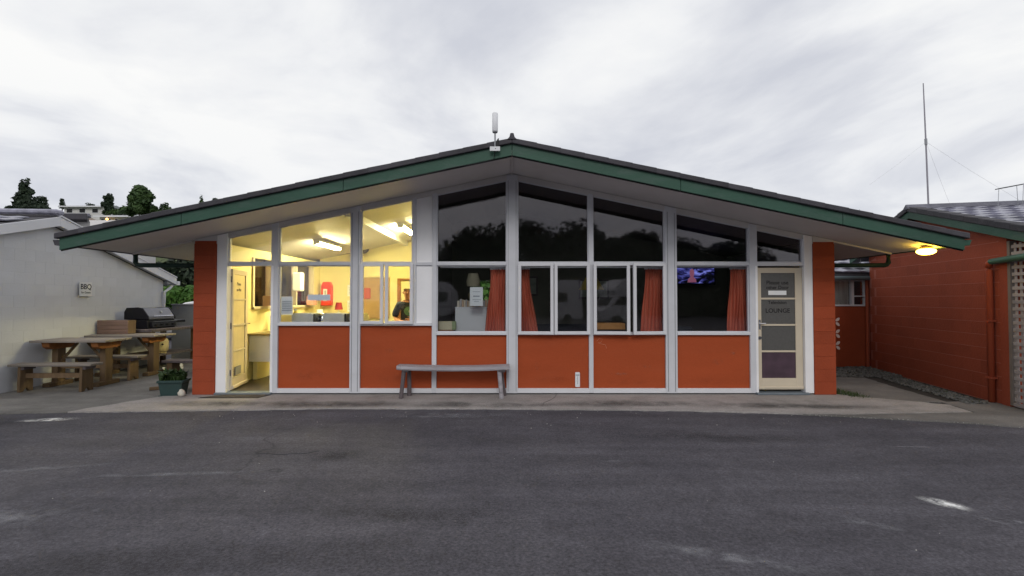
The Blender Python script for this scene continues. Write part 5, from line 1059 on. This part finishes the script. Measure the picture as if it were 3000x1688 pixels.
for x_, z_, w_, lab in ((.35, 1.62, .5, 'small framed picture on the lounge back wall near the centre'), (1.9, 1.55, .7, 'wide framed picture on the lounge back wall above the sofa')):
    p_ = thing('framed_picture', lab, 'picture', (x_, 11.38, z_), 0); put('frame', B(-w_ / 2, w_ / 2, -.02, .018, 0, .45, bev=.004), WOODD, p_); put('print', B(-w_ / 2 + .04, w_ / 2 - .04, -.026, -.021, .04, .41), mat('faded_print', (.30, .32, .28), .7, .4, 6), p_)
bt = [(-3.72, .05, .24, (.62, .50, .04), 'yellow bottle by the kitchen window notice'), (-2.72, .035, .20, (.75, .75, .70), 'white bottle on the bench near the wide post')]
for x_, r_, h_, c_, lab in bt:
    b_ = thing('bottle', lab, 'bottle', (x_, 8.42, 1.135), 0); m_ = mat('bottle_%d' % int(c_[2] * 100), c_, .4, .05); put('flask', MB().lathe([(0, 0), (r_, 0), (r_, h_ * .65), (r_ * .4, h_ * .8), (r_ * .4, h_ * .9), (0, h_ * .9)], n=14), m_, b_, True); put('cap', MB().lathe([(0, h_ * .9), (r_ * .5, h_ * .9), (r_ * .5, h_), (0, h_)], n=12), PLAST, b_)

# clutter in the lit kitchen
def pot(x_, y_, z_, r_, h_, m_, lab, name='saucepan', cat='saucepan'):
    t = thing(name, lab, cat, (x_, y_, z_), 0); put('bowl', MB().lathe([(0, 0), (r_ * .92, 0), (r_, .01), (r_, h_), (r_ * .95, h_), (r_ * .92, .012), (0, .012)], n=18), m_, t, True); put('handle', MB().tube([(r_, 0, h_ * .8), (r_ * 1.9, 0, h_ * .95)], .009, 6), DARK, t)
pot(-4.62, 9.62, .913, .10, .11, CHROME, 'shiny saucepan on the counter beside the tap'); pot(-3.28, 9.5, .90, .12, .09, CHROME, 'wide shiny pan at the far end of the kitchen counter')
kt = thing('kettle', 'steel kettle on the bench between the two grey appliances', 'kettle', (-3.245, 8.42, 1.135), 0); put('body', MB().lathe([(0, 0), (.07, 0), (.075, .03), (.06, .13), (.03, .16), (0, .165)], n=18), CHROME, kt, True); put('handle', MB().tube([(.05, 0, .14), (.10, 0, .15), (.10, 0, .05), (.07, 0, .04)], .009, 6), DARK, kt); put('spout', MB().tube([(-.06, 0, .09), (-.10, 0, .14)], [.016, .010], 8), CHROME, kt)
ds = thing('wall_dispenser', 'tall white dispenser hanging by the kitchen side window', 'dispenser', (-4.80, 11.0, 1.72), 0); put('case', B(-.10, .10, -.09, .09, 0, .42, bev=.02), PLAST, ds); put('hanger', B(-.14, -.101, -.03, .03, .15, .3), GREYM, ds)
for x_, y_, z_, m_, lab in ((-4.82, 9.75, 1.405, mat('brown_card', (.42, .28, .20), .8, .1), 'brown carton on the kitchen side window sill'), (-4.80, 11.75, 1.405, mat('pink_card', (.60, .30, .24), .8, .1), 'pink carton on the kitchen side window sill')):
    t = thing('carton', lab, 'carton', (x_, y_, z_), R(10)); put('box_body', B(-.09, .09, -.14, .14, 0, .2, bev=.004), m_, t); put('flap', B(-.085, .0, -.135, .135, .2005, .204), m_, t)
for k, (z_, lab) in enumerate(((1.62, 'upper white sheet pinned on the kitchen back wall'), (1.22, 'lower white sheet pinned on the kitchen back wall'))):
    t = thing('pinned_sheet', lab, 'notice', (-4.12, 12.592, z_), 0); put('sheet', B(-.11, .11, -.003, 0, 0, .29), PAPER, t)
    for q in range(5): put('printed_line', B(-.08, .08 - .03 * (q % 2), -.0055, -.0035, .05 + q * .04, .062 + q * .04), INKG, t)
